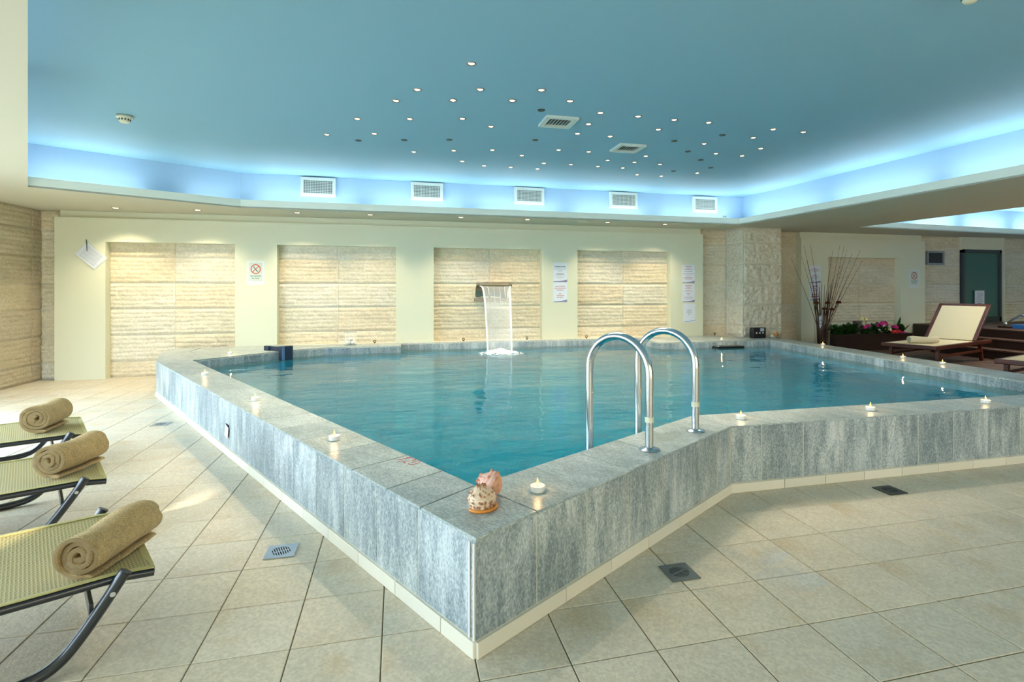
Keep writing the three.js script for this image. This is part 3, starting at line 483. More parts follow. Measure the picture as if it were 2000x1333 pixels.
// waterfall spout, falling sheet, splash
{
  const prof = [[-8.555, 1.045], [-8.545, 1.11], [-8.515, 1.175], [-8.46, 1.228], [-8.39, 1.258], [-8.31, 1.270], [-8.235, 1.262], [-8.19, 1.246]];
  const t = thing('waterfall_spout', 'curved brushed metal waterfall spout on the stone wall', 'spout', [0, 0, 0]);
  const sheetGeo = (x0, x1, pts, thick) => { const sh = new THREE.Shape(); const up = pts.map((p, i) => { const a = pts[Math.max(0, i - 1)], b = pts[Math.min(pts.length - 1, i + 1)], l = Math.hypot(b[0] - a[0], b[1] - a[1]); return [p[0] - (b[1] - a[1]) / l * thick, p[1] + (b[0] - a[0]) / l * thick]; }); pts.forEach((p, i) => i ? sh.lineTo(p[0], p[1]) : sh.moveTo(p[0], p[1])); up.reverse().forEach(p => sh.lineTo(p[0], p[1])); sh.closePath(); const g = new THREE.ExtrudeGeometry(sh, { depth: x1 - x0, bevelEnabled: false }); g.rotateY(-Math.PI / 2); g.translate(x1, 0, 0); g.applyMatrix4(new THREE.Matrix4()); return g; };
  const fine = new THREE.CatmullRomCurve3(prof.map(p => V(p[0], p[1], 0))).getPoints(30).map(p => [p.x, p.y]);
  part(t, 'spout_shell', sheetGeo(1.215, 1.715, fine, 0.010), M.brushed);
  part(t, 'side_cheek', sheetGeo(1.205, 1.217, fine, 0.030), M.brushed); part(t, 'side_cheek', sheetGeo(1.713, 1.725, fine, 0.030), M.brushed);
  part(t, 'wall_plate', rbox(0.56, 0.05, 0.02, 0.004, 1.465, 1.04, -8.55), M.brushed);
  // falling water
  const N = 26, W = 18, P = [], U = [], I = [], fall = (s) => [-8.19 + 0.55 * s, 1.25 - 0.958 * s * s];
  for (let j = 0; j <= N; j++) { const s = j / N, [z, y] = fall(s), w = lerp(0.47, 0.355, Math.sqrt(s)), cx = lerp(1.468, 1.430, s); for (let i = 0; i <= W; i++) { const u = i / W - 0.5; P.push(cx + u * w, y, z + 0.008 * n3(u * 14, s * 3, 0.5, 3) * s); U.push(u, s); } }
  for (let j = 0; j < N; j++) for (let i = 0; i < W; i++) { const a = j * (W + 1) + i, c = a + W + 1; I.push(a, c, a + 1, a + 1, c, c + 1); }
  const g = new THREE.BufferGeometry(); g.setAttribute('position', new THREE.Float32BufferAttribute(P, 3)); g.setAttribute('uv', new THREE.Float32BufferAttribute(U, 2)); g.setIndex(I); g.computeVertexNormals();
  const fallObj = thing('waterfall', 'thin sheet of water falling from the spout into the pool', 'water', [0, 0, 0], 0, null, 'stuff');
  part(fallObj, 'water_sheet', g, M.sheet);
  const strands = [];
  for (const [u, r] of [[-0.5, 0.012], [0.5, 0.012], [-0.47, 0.006], [0.47, 0.007], [0.3, 0.003], [-0.3, 0.003], [0.12, 0.0025], [-0.1, 0.0025], [0.39, 0.003]]) {
    const pts = []; const last = Math.abs(u) > 0.45 ? 1 : 0.35 + 0.2 * hash(Math.round(u * 100), 3); for (let j = 0; j <= 12; j++) { const s = last * j / 12, [z, y] = fall(s), w = lerp(0.47, 0.355, Math.sqrt(s)); pts.push([lerp(1.468, 1.430, s) + u * w, y, z + 0.002]); } strands.push(tube(pts, r, 24, 8));
  }
  part(fallObj, 'rivulets', join(strands), M.rivulet);
  const foam = [], rand = rng(31);
  for (let k = 0; k < 220; k++) { const a = rand() * 6.283, q = Math.pow(rand(), 0.7), x = 1.43 + Math.cos(a) * q * 0.34, z = -7.63 + Math.sin(a) * q * 0.26 + 0.06, r = (0.010 + 0.026 * rand()) * (1.15 - q), b = new THREE.IcosahedronGeometry(r, 1); b.scale(1.8, 0.45 + 0.8 * rand() * (1.3 - q), 1.3); b.rotateY(rand() * 3); b.translate(x, WATER + r * 0.2 + (1 - q) * 0.03 * rand(), z); foam.push(b); }
  single('splash', join(foam), M.foam, 'white foaming splash where the waterfall meets the pool', 'splash', null, 'stuff');
}
console.log('pool');

// ---------------------------------------------------------------- ladder
{
  const t = thing('pool_ladder', 'polished steel pool ladder with two arched handrails', 'ladder');
  const d = [-0.515, -0.857];
  for (const [x, z] of [[1.246, -2.528], [1.668, -2.798]]) {
    const R = 0.195, top = 0.772, pts = [[x, HP - 0.01, z], [x, 0.55, z], [x, 0.68, z]];
    const at = (s, y) => [x + d[0] * s, y, z + d[1] * s];
    for (let k = 0; k <= 12; k++) { const a = Math.PI * k / 12; pts.push(at(R - R * Math.cos(a), top + R * 0.98 * Math.sin(a))); }
    pts.push(at(2 * R, 0.6), at(2 * R, 0.3), at(2 * R, -0.1), at(2 * R - 0.03, -0.45));
    part(t, 'handrail', tube(pts, 0.0215, 140, 20), M.steel);
    const f = lathe([[0.022, 0.016], [0.03, 0.014], [0.052, 0.006], [0.053, 0.0], [0.022, 0.0]], 32); f.translate(x, HP, z); part(t, 'flange', f, M.steel);
    const b = lathe([[0.0218, -0.014], [0.0222, -0.013], [0.0222, 0.013], [0.0218, 0.014]], 24); b.translate(x, HP + 0.155, z); part(t, 'tape_band', b, M.cream, 'pale tape wrapped round the rail');
  }
  for (const y of [0.05, -0.2]) { const g = rbox(0.46, 0.03, 0.08, 0.008); g.rotateY(Math.atan2(0.27, 0.422)); g.translate(1.457 + d[0] * 0.39, y, -2.663 + d[1] * 0.39); part(t, 'tread', g, M.steel); }
}
// ---------------------------------------------------------------- tealights
{
  const cup = lathe([[0, 0.0005], [0.027, 0.0005], [0.0285, 0.003], [0.029, 0.024], [0.0282, 0.0245], [0.0276, 0.021], [0.0274, 0.004], [0, 0.003]], 36), wax = lathe([[0, 0.019], [0.008, 0.0185], [0.024, 0.0195], [0.0275, 0.021], [0.0275, 0.012]], 30);
  const wick = cyl(0.0008, 0.001, 0.012, 6, 0, 0.024, 0), flame = lathe([[0, 0.026], [0.0028, 0.028], [0.0048, 0.033], [0.0046, 0.039], [0.0028, 0.046], [0.0010, 0.053], [0, 0.056]], 16);
  const list = [[-1.773, -5.719, 'on the left coping, farthest back'], [-2.03, -7.47, 'on the back-left ledge before the stone panel'], [-1.008, -4.325, 'on the left coping, middle of three'], [-0.331, -3.098, 'on the left coping, nearest the depth marking'], [0.552, -2.119, 'on the near coping beside the seashells'], [2.099, -2.986, 'on the coping bend right of the ladder'], [3.096, -2.99, 'on the right front coping, middle of three'], [4.09, -2.98, 'on the right front coping near the picture edge'], [5.003, -7.605, 'on the far ledge left of the stone column'], [5.97, -6.574, 'on the right coping before the vase'], [5.79, -5.14, 'on the right coping before the wooden lounger, farther'], [5.73, -4.615, 'on the right coping before the wooden lounger, nearer']];
  for (const [x, z, where] of list) {
    const t = thing('tealight', `lit white tealight candle ${where}`, 'candle', [x, HP, z], hash(Math.round(x * 100), 3) * 6, 'lit tealights round the pool');
    part(t, 'cup', cup, M.tin); part(t, 'wax', wax, M.wax); part(t, 'wick', wick, M.black); part(t, 'flame', flame, M.flame);
    const l = new THREE.PointLight(new THREE.Color().setRGB(1.0, 0.60, 0.25), 0.022); l.position.set(x, HP + 0.060, z); l.shadow.radius = 0.3; scene.add(l);
  }
}
// ---------------------------------------------------------------- seashells
{
  function shellGeo(R, H, knobs, seed, pattern, closed = false) {                     // helmet shell: low spire, knobbed whorl, vertex colours for the printed pattern
    const nu = 72, nv = 44, P = [], K = [], I = [];
    for (let j = 0; j <= nv; j++) for (let i = 0; i <= nu; i++) {
      const v = j / nv, a = i / nu * Math.PI * 2, prof = v < 0.62 ? Math.sin(Math.PI * 0.5 * Math.pow(v / 0.62, 0.8)) : 1 - 0.10 * (v - 0.62) / 0.38, egg = Math.pow(Math.sin(Math.PI * clamp(v, 0.0001, 0.9999)), 0.62) * (0.72 + 0.34 * Math.sin(Math.PI * v * 0.62));
      let r = R * (closed ? egg : prof), y = H * (1 - v);
      const rows = Math.sin(v * Math.PI * 7.2), kb = Math.pow(Math.max(0, Math.sin(a * knobs + v * 3)), 2) * Math.pow(Math.max(0, rows), 2) * (v < 0.66 ? 1 : 0.25);
      r *= 1 + 0.22 * kb + 0.035 * Math.sin(v * 46) * (1 - v) + 0.04 * n3(Math.cos(a) * 4, Math.sin(a) * 4 + v * 9, 0.5, seed); y += 0.09 * H * kb;
      const spiral = 1 + 0.16 * Math.cos(a - 0.6);
      P.push(Math.cos(a) * r * spiral, y, Math.sin(a) * r * 0.86);
      const c = pattern(a, v, kb); K.push(...c);
    }
    for (let j = 0; j < nv; j++) for (let i = 0; i < nu; i++) { const p = j * (nu + 1) + i, q = p + nu + 1; I.push(p, p + 1, q, p + 1, q + 1, q); }
    const g = new THREE.BufferGeometry(); g.setAttribute('position', new THREE.Float32BufferAttribute(P, 3)); g.setAttribute('color', new THREE.Float32BufferAttribute(K, 3)); g.setIndex(I); g.computeVertexNormals(); return g;
  }
  const shellMat = std({ vertexColors: true, roughness: 0.45, side: THREE.DoubleSide });
  const cream = [0.78, 0.60, 0.42], brown = [0.26, 0.07, 0.022], pink = [0.72, 0.34, 0.24], tan = [0.55, 0.24, 0.08];
  const s1 = thing('seashell', 'cream helmet seashell with brown spots and an orange lip, in front', 'seashell', [0.302, HP, -2.005], 0.5, 'two seashells on the pool corner');
  part(s1, 'whorl', shellGeo(0.055, 0.090, 9, 3, (a, v, k) => { const n = n3(a * 5, v * 16, 0.5, 12), st = Math.sin(a * 15 + 2 * n) > 0.2 && v > 0.72 && v < 0.9; let c = mix3(cream, tan, clamp(0.5 * n + 0.1)); if (k > 0.12) c = mix3(c, tan, 0.75); if (k > 0.4) c = mix3(c, brown, 0.7); if (n > 0.26 || st) c = mix3(c, brown, 0.8); return c; }), shellMat);
  { const pts = []; for (let k = 0; k <= 40; k++) { const a = Math.PI * (-0.12 + 1.16 * k / 40), r = 0.0535 * (1 + 0.16 * Math.cos(a - 0.6)); pts.push([Math.cos(a) * r, 0.0065 + 0.020 * Math.pow(Math.max(0, 8 - k) / 8, 1.5), Math.sin(a) * r * 0.86]); } part(s1, 'lip', tube(pts, 0.0062, 80, 10), std({ color: 0xd98a36, roughness: 0.35 }), 'orange rolled lip'); }
  const s2 = thing('seashell', 'pinkish knobbed seashell leaning behind the spotted one', 'seashell', [0.345, HP, -2.085], 0.3, 'two seashells on the pool corner');
  { const g = shellGeo(0.050, 0.104, 8, 9, (a, v, k) => { const n = n3(a * 4, v * 9, 0.5, 22); let c = mix3(pink, [0.74, 0.52, 0.44], clamp(0.4 + n)); if (k > 0.15) c = mix3(c, [0.50, 0.14, 0.04], 0.75); if (v > 0.55) c = mix3(c, tan, clamp(0.35 + 0.6 * n)); return c; }, true); g.rotateZ(1.05); g.rotateY(-0.6); g.computeBoundingBox(); g.translate(0.055, -g.boundingBox.min.y, 0.0); part(s2, 'whorl', g, shellMat); }
}
// ---------------------------------------------------------------- floor drains
{
  const drain = (x, z, label, mat, s = 0.128) => {
    const t = thing('floor_drain', label, 'drain', [x, 0, z], 0, 'square drains in the tiled floor');
    const sh = new THREE.Shape([[-s / 2, -s / 2], [s / 2, -s / 2], [s / 2, s / 2], [-s / 2, s / 2]].map(p => new THREE.Vector2(...p))); const hole = new THREE.Path(); hole.absarc(0, 0, 0.046, 0, 6.2832, true); sh.holes.push(hole);
    const g = new THREE.ExtrudeGeometry(sh, { depth: 0.003, bevelEnabled: true, bevelSize: 0.0012, bevelThickness: 0.001, bevelSegments: 1, curveSegments: 24 }); g.rotateX(Math.PI / 2); g.translate(0, 0.0045, 0); part(t, 'plate', g, mat);
    part(t, 'pit', cyl(0.0462, 0.0462, 0.002, 28, 0, 0.0012, 0), M.hole);
    const b = []; for (let k = -4; k <= 4; k++) { const h = Math.sqrt(Math.max(0, 0.046 * 0.046 - (k * 0.0098) ** 2)); if (h > 0.008) b.push(box(0.0048, 0.002, 2 * h, k * 0.0098, 0.0036, 0)); } b.push(box(0.09, 0.002, 0.006, 0, 0.0037, 0)); b.push((() => { const r = new THREE.TorusGeometry(0.0445, 0.0022, 6, 32); r.rotateX(Math.PI / 2); r.translate(0, 0.0036, 0); return r; })());
    const grate = part(t, 'grate', join(b), mat); grate.rotation.y = 0.35;
  };
  drain(-0.52, -2.70, 'shiny square steel floor drain left of the pool, near', M.drainSteel);
  drain(1.172, -2.095, 'dark square floor drain by the near pool foot', std({ color: 0x74797a, metalness: 0.6, roughness: 0.5 }));
  drain(2.878, -2.642, 'dark square floor drain below the right pool front', std({ color: 0x474d4c, metalness: 0.6, roughness: 0.5 }));
  drain(-2.055, -5.49, 'square steel floor drain beyond the loungers', M.drainSteel);
}
{ // splashed water on the tiles and on the coping by the ladder
  const wet = phys({ color: 0xffffff, transmission: 1, thickness: 0, ior: 1.33, roughness: 0.03 });
  const pool2 = (x, z, y, rx, rz, turn, seed, label) => { const sh = new THREE.Shape(); for (let k = 0; k < 40; k++) { const a = k / 40 * Math.PI * 2, r = 1 + 0.30 * n3(Math.cos(a) * 1.6 + seed, Math.sin(a) * 1.6, 0.5, seed) + 0.16 * n3(Math.cos(a) * 4, Math.sin(a) * 4 + seed, 0.5, seed + 3), px = Math.cos(a) * rx * r, pz = Math.sin(a) * rz * r; k ? sh.lineTo(px, pz) : sh.moveTo(px, pz); } const g = new THREE.ShapeGeometry(sh); g.rotateX(-Math.PI / 2); const o = single('water_puddle', g, wet, label, 'puddle', null, 'stuff'); o.position.set(x, y, z); o.rotation.y = turn; };
  pool2(1.66, -2.13, 0.0007, 0.09, 0.055, 0.3, 4, 'thin wet patch on the floor tiles right of the near drain');
  pool2(1.60, -1.93, 0.0007, 0.13, 0.085, -0.4, 9, 'larger thin wet patch on the floor tiles right of the near drain');
  pool2(1.44, -2.72, HP + 0.0007, 0.15, 0.075, 0.56, 15, 'thin wet patch on the coping between the ladder feet');
}
// ---------------------------------------------------------------- folding sun loungers with rolled towels
function towelGeo(R, L, turns, seed, squash = 0.86) {                 // a rolled terry towel lying along z
  const ns = 150, nl = 40, P = [], U = [], I = [], th = R * 0.21, loop = [];
  const r0 = R * 0.10, spiral = t => r0 + (R - th / 2 - r0) * t;
  const tail = 14, cl = [];
  for (let k = 0; k <= ns; k++) { const t = k / ns, a = -Math.PI / 2 - (1 - t) * turns * 2 * Math.PI, r = spiral(t) * (1 + 0.05 * Math.sin(a * 3 + seed) * (1 - t) + 0.03 * n3(Math.cos(a) * 2, Math.sin(a) * 2, t * 5, seed)); cl.push([Math.cos(a) * r, Math.sin(a) * r]); }
  for (let k = 1; k <= tail; k++) { const p = cl[ns]; cl.push([p[0] + R * 0.55 * k / tail, p[1] - 0.002 * k / tail]); }
  const n = cl.length, nor = cl.map((p, i) => { const a = cl[Math.max(0, i - 1)], b = cl[Math.min(n - 1, i + 1)], l = Math.hypot(b[0] - a[0], b[1] - a[1]) || 1; return [(b[1] - a[1]) / l, -(b[0] - a[0]) / l]; });
  const h = i => th * 0.47 * Math.min(1, 0.35 + Math.min(i, n - 1 - i) * 0.2);
  for (let i = 0; i < n; i++) loop.push([cl[i][0] + nor[i][0] * h(i), cl[i][1] + nor[i][1] * h(i), i]);
  for (let i = n - 1; i >= 0; i--) loop.push([cl[i][0] - nor[i][0] * h(i), cl[i][1] - nor[i][1] * h(i), i]);
  const m = loop.length, arc = [0]; for (let i = 1; i < m; i++) arc.push(arc[i - 1] + Math.hypot(loop[i][0] - loop[i - 1][0], loop[i][1] - loop[i - 1][1]));
  for (let j = 0; j <= nl; j++) for (let i = 0; i < m; i++) {
    const v = j / nl - 0.5, [x, y, k] = loop[i], end = Math.pow(Math.abs(v) * 2, 6), q = 1 - 0.02 * end + 0.035 * n3(x * 9, y * 9, v * 6 + seed, seed);
    const zz = v * (L + 0.022 * (hash(Math.floor(k / 24), seed) - 0.5) + 0.012 * n3(x * 30, y * 30, 0.5, seed)), sag = 0.006 * Math.sin(v * 7 + seed);
    P.push(x * q * 1.04, y * q * squash + sag * (y > 0 ? 1 : 0.2), zz); U.push(arc[i], zz);
  }
  for (let j = 0; j < nl; j++) for (let i = 0; i < m; i++) { const a = j * m + i, b = j * m + (i + 1) % m, c = a + m, d = b + m; I.push(a, b, c, b, d, c); }
  for (const [j, f] of [[0, false], [nl, true]]) for (let i = 0; i < n - 1; i++) { const a = j * m + i, b = a + 1, c = j * m + (m - 1 - i), d = c - 1; if (f) I.push(a, b, c, b, d, c); else I.push(a, c, b, b, c, d); }
  const g = new THREE.BufferGeometry(); g.setAttribute('position', new THREE.Float32BufferAttribute(P, 3)); g.setAttribute('uv', new THREE.Float32BufferAttribute(U, 2)); g.setIndex(I); g.computeVertexNormals(); g.computeBoundingBox(); g.translate(0, -g.boundingBox.min.y, 0); return g;
}
{
  // local frame: x from the foot end towards the head, z across towards the viewer, y up
  const BH = 0.262, W = 0.63;
  function makeLounger() {
    const t = thing('folding_lounger', 'x', 'sun lounger', [0, 0, 0], 0, 'folding sun loungers on the left');
    const y = x => x < 0.10 ? BH - 0.012 + x * 0.14 : BH + 0.002 + (x - 0.10) * 0.012;
    const rail = z => { const pts = [0, 0.05, 0.09, 0.12, 0.2, 0.5, 1.0, 1.3].map(x => [x, y(x) - 0.014, z]); const g = tube(pts, 0.0125, 60, 12); const p = g.attributes.position; for (let i = 0; i < p.count; i++) { const c = y(p.getX(i)) - 0.014; p.setY(i, c + (p.getY(i) - c) * 1.15); } return g; };
    for (const s of [-1, 1]) { part(t, 'side_rail', join(rail(s * W / 2), cyl(0.0001, 0.0125, 0.003, 12).rotateZ(Math.PI / 2).translate(-0.001, y(0) - 0.014, s * W / 2)), M.blackTube); }
    part(t, 'foot_bar', tube([[0.02, y(0.02) - 0.02, -W / 2], [0.02, y(0.02) - 0.03, 0], [0.02, y(0.02) - 0.02, W / 2]], 0.010, 24, 10), M.blackTube);
    { const P = [], U = [], I = [], nx = 46, nz = 16; for (let i = 0; i <= nx; i++) for (let j = 0; j <= nz; j++) { const x = -0.004 + 1.304 * i / nx, v = j / nz * 2 - 1; P.push(x, y(x) + 0.001 - 0.016 * (1 - v * v) * clamp(x / 0.08, 0.2, 1), v * (W / 2 + 0.004)); U.push(x, v * W / 2); } for (let i = 0; i < nx; i++) for (let j = 0; j < nz; j++) { const a = i * (nz + 1) + j, c = a + nz + 1; I.push(a, a + 1, c, a + 1, c + 1, c); } const g = new THREE.BufferGeometry(); g.setAttribute('position', new THREE.Float32BufferAttribute(P, 3)); g.setAttribute('uv', new THREE.Float32BufferAttribute(U, 2)); g.setIndex(I); g.computeVertexNormals(); part(t, 'woven_bed', g, M.textile, 'olive-yellow woven mesh'); }
    { const hem = (x0, x1, z) => { const g = box(x1 - x0, 0.0035, 0.018); g.translate((x0 + x1) / 2, 0, z); const p = g.attributes.position; for (let i = 0; i < p.count; i++) p.setY(i, p.getY(i) + y(p.getX(i)) + 0.0025); return g; }; part(t, 'hem', join(hem(0, 0.10, -W / 2), hem(0.10, 1.3, -W / 2), hem(0, 0.10, W / 2), hem(0.10, 1.3, W / 2), box(0.02, 0.0035, W - 0.02, 0.006, y(0) - 0.001, 0)), M.hem); }
    for (const s of [-1, 1]) {
      const z = s * (W / 2 + 0.030), leg = part(t, 'leg', join(tube([[0.085, BH + 0.012, z], [0.11, BH - 0.028, z], [0.2, 0.105, z], [0.245, 0.055, z], [0.29, 0.030, z], [0.36, 0.0185, z], [0.5, 0.0182, z], [0.75, 0.0182, z]], 0.018, 90, 14)), M.blackTube);
      const c = cyl(0.0185, 0.0185, 0.006, 14); c.rotateZ(0.56); c.translate(0.083, BH + 0.014, z); part(leg, 'end_cap', c, M.black);
      const b = cyl(0.008, 0.008, 0.006, 14); b.rotateX(Math.PI / 2); b.translate(0.118, BH - 0.040, z + s * 0.019); part(leg, 'bolt', b, M.steel, 'bright steel bolt');
    }
    { const g = join(beam([0.17, 0.175, -W / 2 - 0.02], [0.17, 0.175, W / 2 + 0.02], 0.012, 0.045)); part(t, 'cross_brace', g, M.blackTube); }
    { const pts = []; for (let k = 0; k <= 10; k++) pts.push([0.75, 0.0182, -W / 2 - 0.03 + (W + 0.06) * k / 10]); part(t, 'floor_bar', tube(pts, 0.018, 20, 12), M.blackTube); }
    return t;
  }
  // foot corners found on the floor plan: near corner of each foot end; x runs along (-0.8726, 0.4885), z along (0.4885, 0.8726)
  const proto = makeLounger(), turn = Math.atan2(-0.4885, -0.8726);
  const spots = [[[-0.820, -2.133], 'black-framed mesh sun lounger nearest the viewer'], [[-1.44, -3.19], 'black-framed mesh sun lounger, middle of three'], [[-2.001, -4.195], 'black-framed mesh sun lounger farthest from the viewer']];
  spots.forEach(([c, label], i) => {
    const o = i ? proto.clone() : proto; if (i) { o.name = numbered('folding_lounger'); scene.add(o); o.userData = { ...proto.userData }; }
    o.userData.label = label; o.position.set(c[0] - 0.4885 * W / 2, 0, c[1] - 0.8726 * W / 2); o.rotation.set(0, turn, 0);
  });
  const roll = (x, z, r, L, turnY, seed, label, turns, sq) => { const t = single('rolled_towel', towelGeo(r, L, turns, seed, sq), M.towel, label, 'towel', 'rolled brown towels on the loungers'); t.position.set(x, BH - 0.006, z); t.rotation.y = turnY; };
  roll(-0.985, -2.235, 0.082, 0.325, -0.20, 3, 'tan rolled terry towel on the nearest mesh lounger', 3.2, 0.94);
  roll(-1.665, -3.36, 0.088, 0.31, -0.20, 11, 'tan rolled terry towel on the middle mesh lounger', 3.4, 0.96);
  roll(-2.33, -4.40, 0.096, 0.29, 0.05, 17, 'tan rolled terry towel on the farthest mesh lounger', 3.6, 0.96);
}
console.log('loungers');

// ---------------------------------------------------------------- grilles, vents, detectors on the ceiling
{
  const zf = -7.84, grilleSpots = [[-1.27, -0.825, 2.475, 2.728, 'leftmost'], [0.19, 0.637, 2.486, 2.732, 'second from left'], [1.70, 2.157, 2.490, 2.734, 'middle'], [3.235, 3.70, 2.490, 2.734, 'second from right'], [4.70, 5.14, 2.475, 2.724, 'rightmost']];
  const zAt = x => -7.65 - (x + 1.957) * (0.135 / 7.403) - 0.22;
  for (const [x0, x1, y0, y1, w] of grilleSpots) {
    const W = x1 - x0, H = y1 - y0, t = thing('air_grille', `pale rectangular air grille in the cove wall, ${w} of five`, 'air grille', [(x0 + x1) / 2, (y0 + y1) / 2, zAt((x0 + x1) / 2) + 0.001], 0.018, 'air grilles in the cove wall'), f = 0.034;
    const sh = new THREE.Shape([[-W / 2, -H / 2], [W / 2, -H / 2], [W / 2, H / 2], [-W / 2, H / 2]].map(p => new THREE.Vector2(...p))); sh.holes.push(new THREE.Path([[-W / 2 + f, -H / 2 + f], [W / 2 - f, -H / 2 + f], [W / 2 - f, H / 2 - f], [-W / 2 + f, H / 2 - f]].map(p => new THREE.Vector2(...p))));
    const g = new THREE.ExtrudeGeometry(sh, { depth: 0.050, bevelEnabled: true, bevelSize: 0.002, bevelThickness: 0.003, bevelSegments: 1 }); part(t, 'frame', g, M.grille);
    part(t, 'duct_opening', box(W - 2 * f + 0.004, H - 2 * f + 0.004, 0.002, 0, 0, 0.001), M.duct);
    const b = []; for (let k = 0; k < 9; k++) b.push(box(W - 2 * f, 0.0062, 0.004, 0, lerp(-H / 2 + f + 0.006, H / 2 - f - 0.006, k / 8), 0.050)); for (let k = 0; k < 18; k++) b.push(box(0.0055, H - 2 * f, 0.003, lerp(-W / 2 + f + 0.006, W / 2 - f - 0.006, k / 17), 0, 0.047));
    part(t, 'grille_bars', join(b), M.grille).userData.kind = 'stuff';
  }
  for (const [x, z, w] of [[1.43, -4.74, 'larger, nearer'], [2.43, -5.445, 'smaller, farther']]) {
    const t = thing('ceiling_vent', `square ceiling air vent among the spotlights, the ${w} of two`, 'air vent', [x, TOP, z], 0, 'square vents in the blue ceiling');
    const s = 0.15, sq = r => [[-r, -r], [r, -r], [r, r], [-r, r]];
    part(t, 'frame', plate(sq(s), [sq(s - 0.042)], -0.022, 0), M.grille); part(t, 'duct_opening', box(0.22, 0.002, 0.22, 0, -0.001, 0), M.duct);
    for (let k = 0; k < 6; k++) { const g = box(0.022, 0.002, 0.13); g.rotateZ(0.7); g.translate(-0.075 + k * 0.03, -0.014, 0); part(t, 'blade', g, M.grille); }
  }
  const det = (x, z, label, r) => {
    const t = thing('smoke_detector', label, 'detector', [x, TOP, z], 0, 'smoke detectors on the blue ceiling');
    part(t, 'base', lathe([[0, 0], [r, 0], [r, -0.020], [r * 0.93, -0.025], [0, -0.025]].map(p => [p[0], p[1]]), 30), M.cream);
    part(t, 'chamber', lathe([[r * 0.74, -0.024], [r * 0.70, -0.050], [r * 0.52, -0.064], [0, -0.067]], 30), M.cream);
    const slots = []; for (let k = 0; k < 12; k++) { const g = box(0.009, 0.016, 0.004); g.translate(0, -0.040, r * 0.715); g.rotateY(k * Math.PI / 6); slots.push(g); } part(t, 'slots', join(slots), M.hole);
    part(t, 'skirt', lathe([[r * 0.90, -0.024], [r * 0.80, -0.030], [r * 0.74, -0.031]], 30), M.cream);
  };
  det(-2.345, -5.506, 'cream round smoke detector on the ceiling at left', 0.062);
  det(2.855, -2.155, 'cream round smoke detector at the top right picture edge', 0.05);
  const s = thing('sensor_lamp', 'small white two-headed lamp standing on the cove lip', 'lamp', [5.13, SOFFIT + 0.108, -7.72]);
  part(s, 'base', rbox(0.06, 0.012, 0.03, 0.004, 0, 0.006, 0), M.cream); for (const k of [-1, 1]) part(s, 'lamp_head', lathe([[0, 0.03], [0.012, 0.028], [0.014, 0.018], [0.008, 0.010], [0, 0.010]], 14).translate(k * 0.018, 0, 0), M.cream);
}
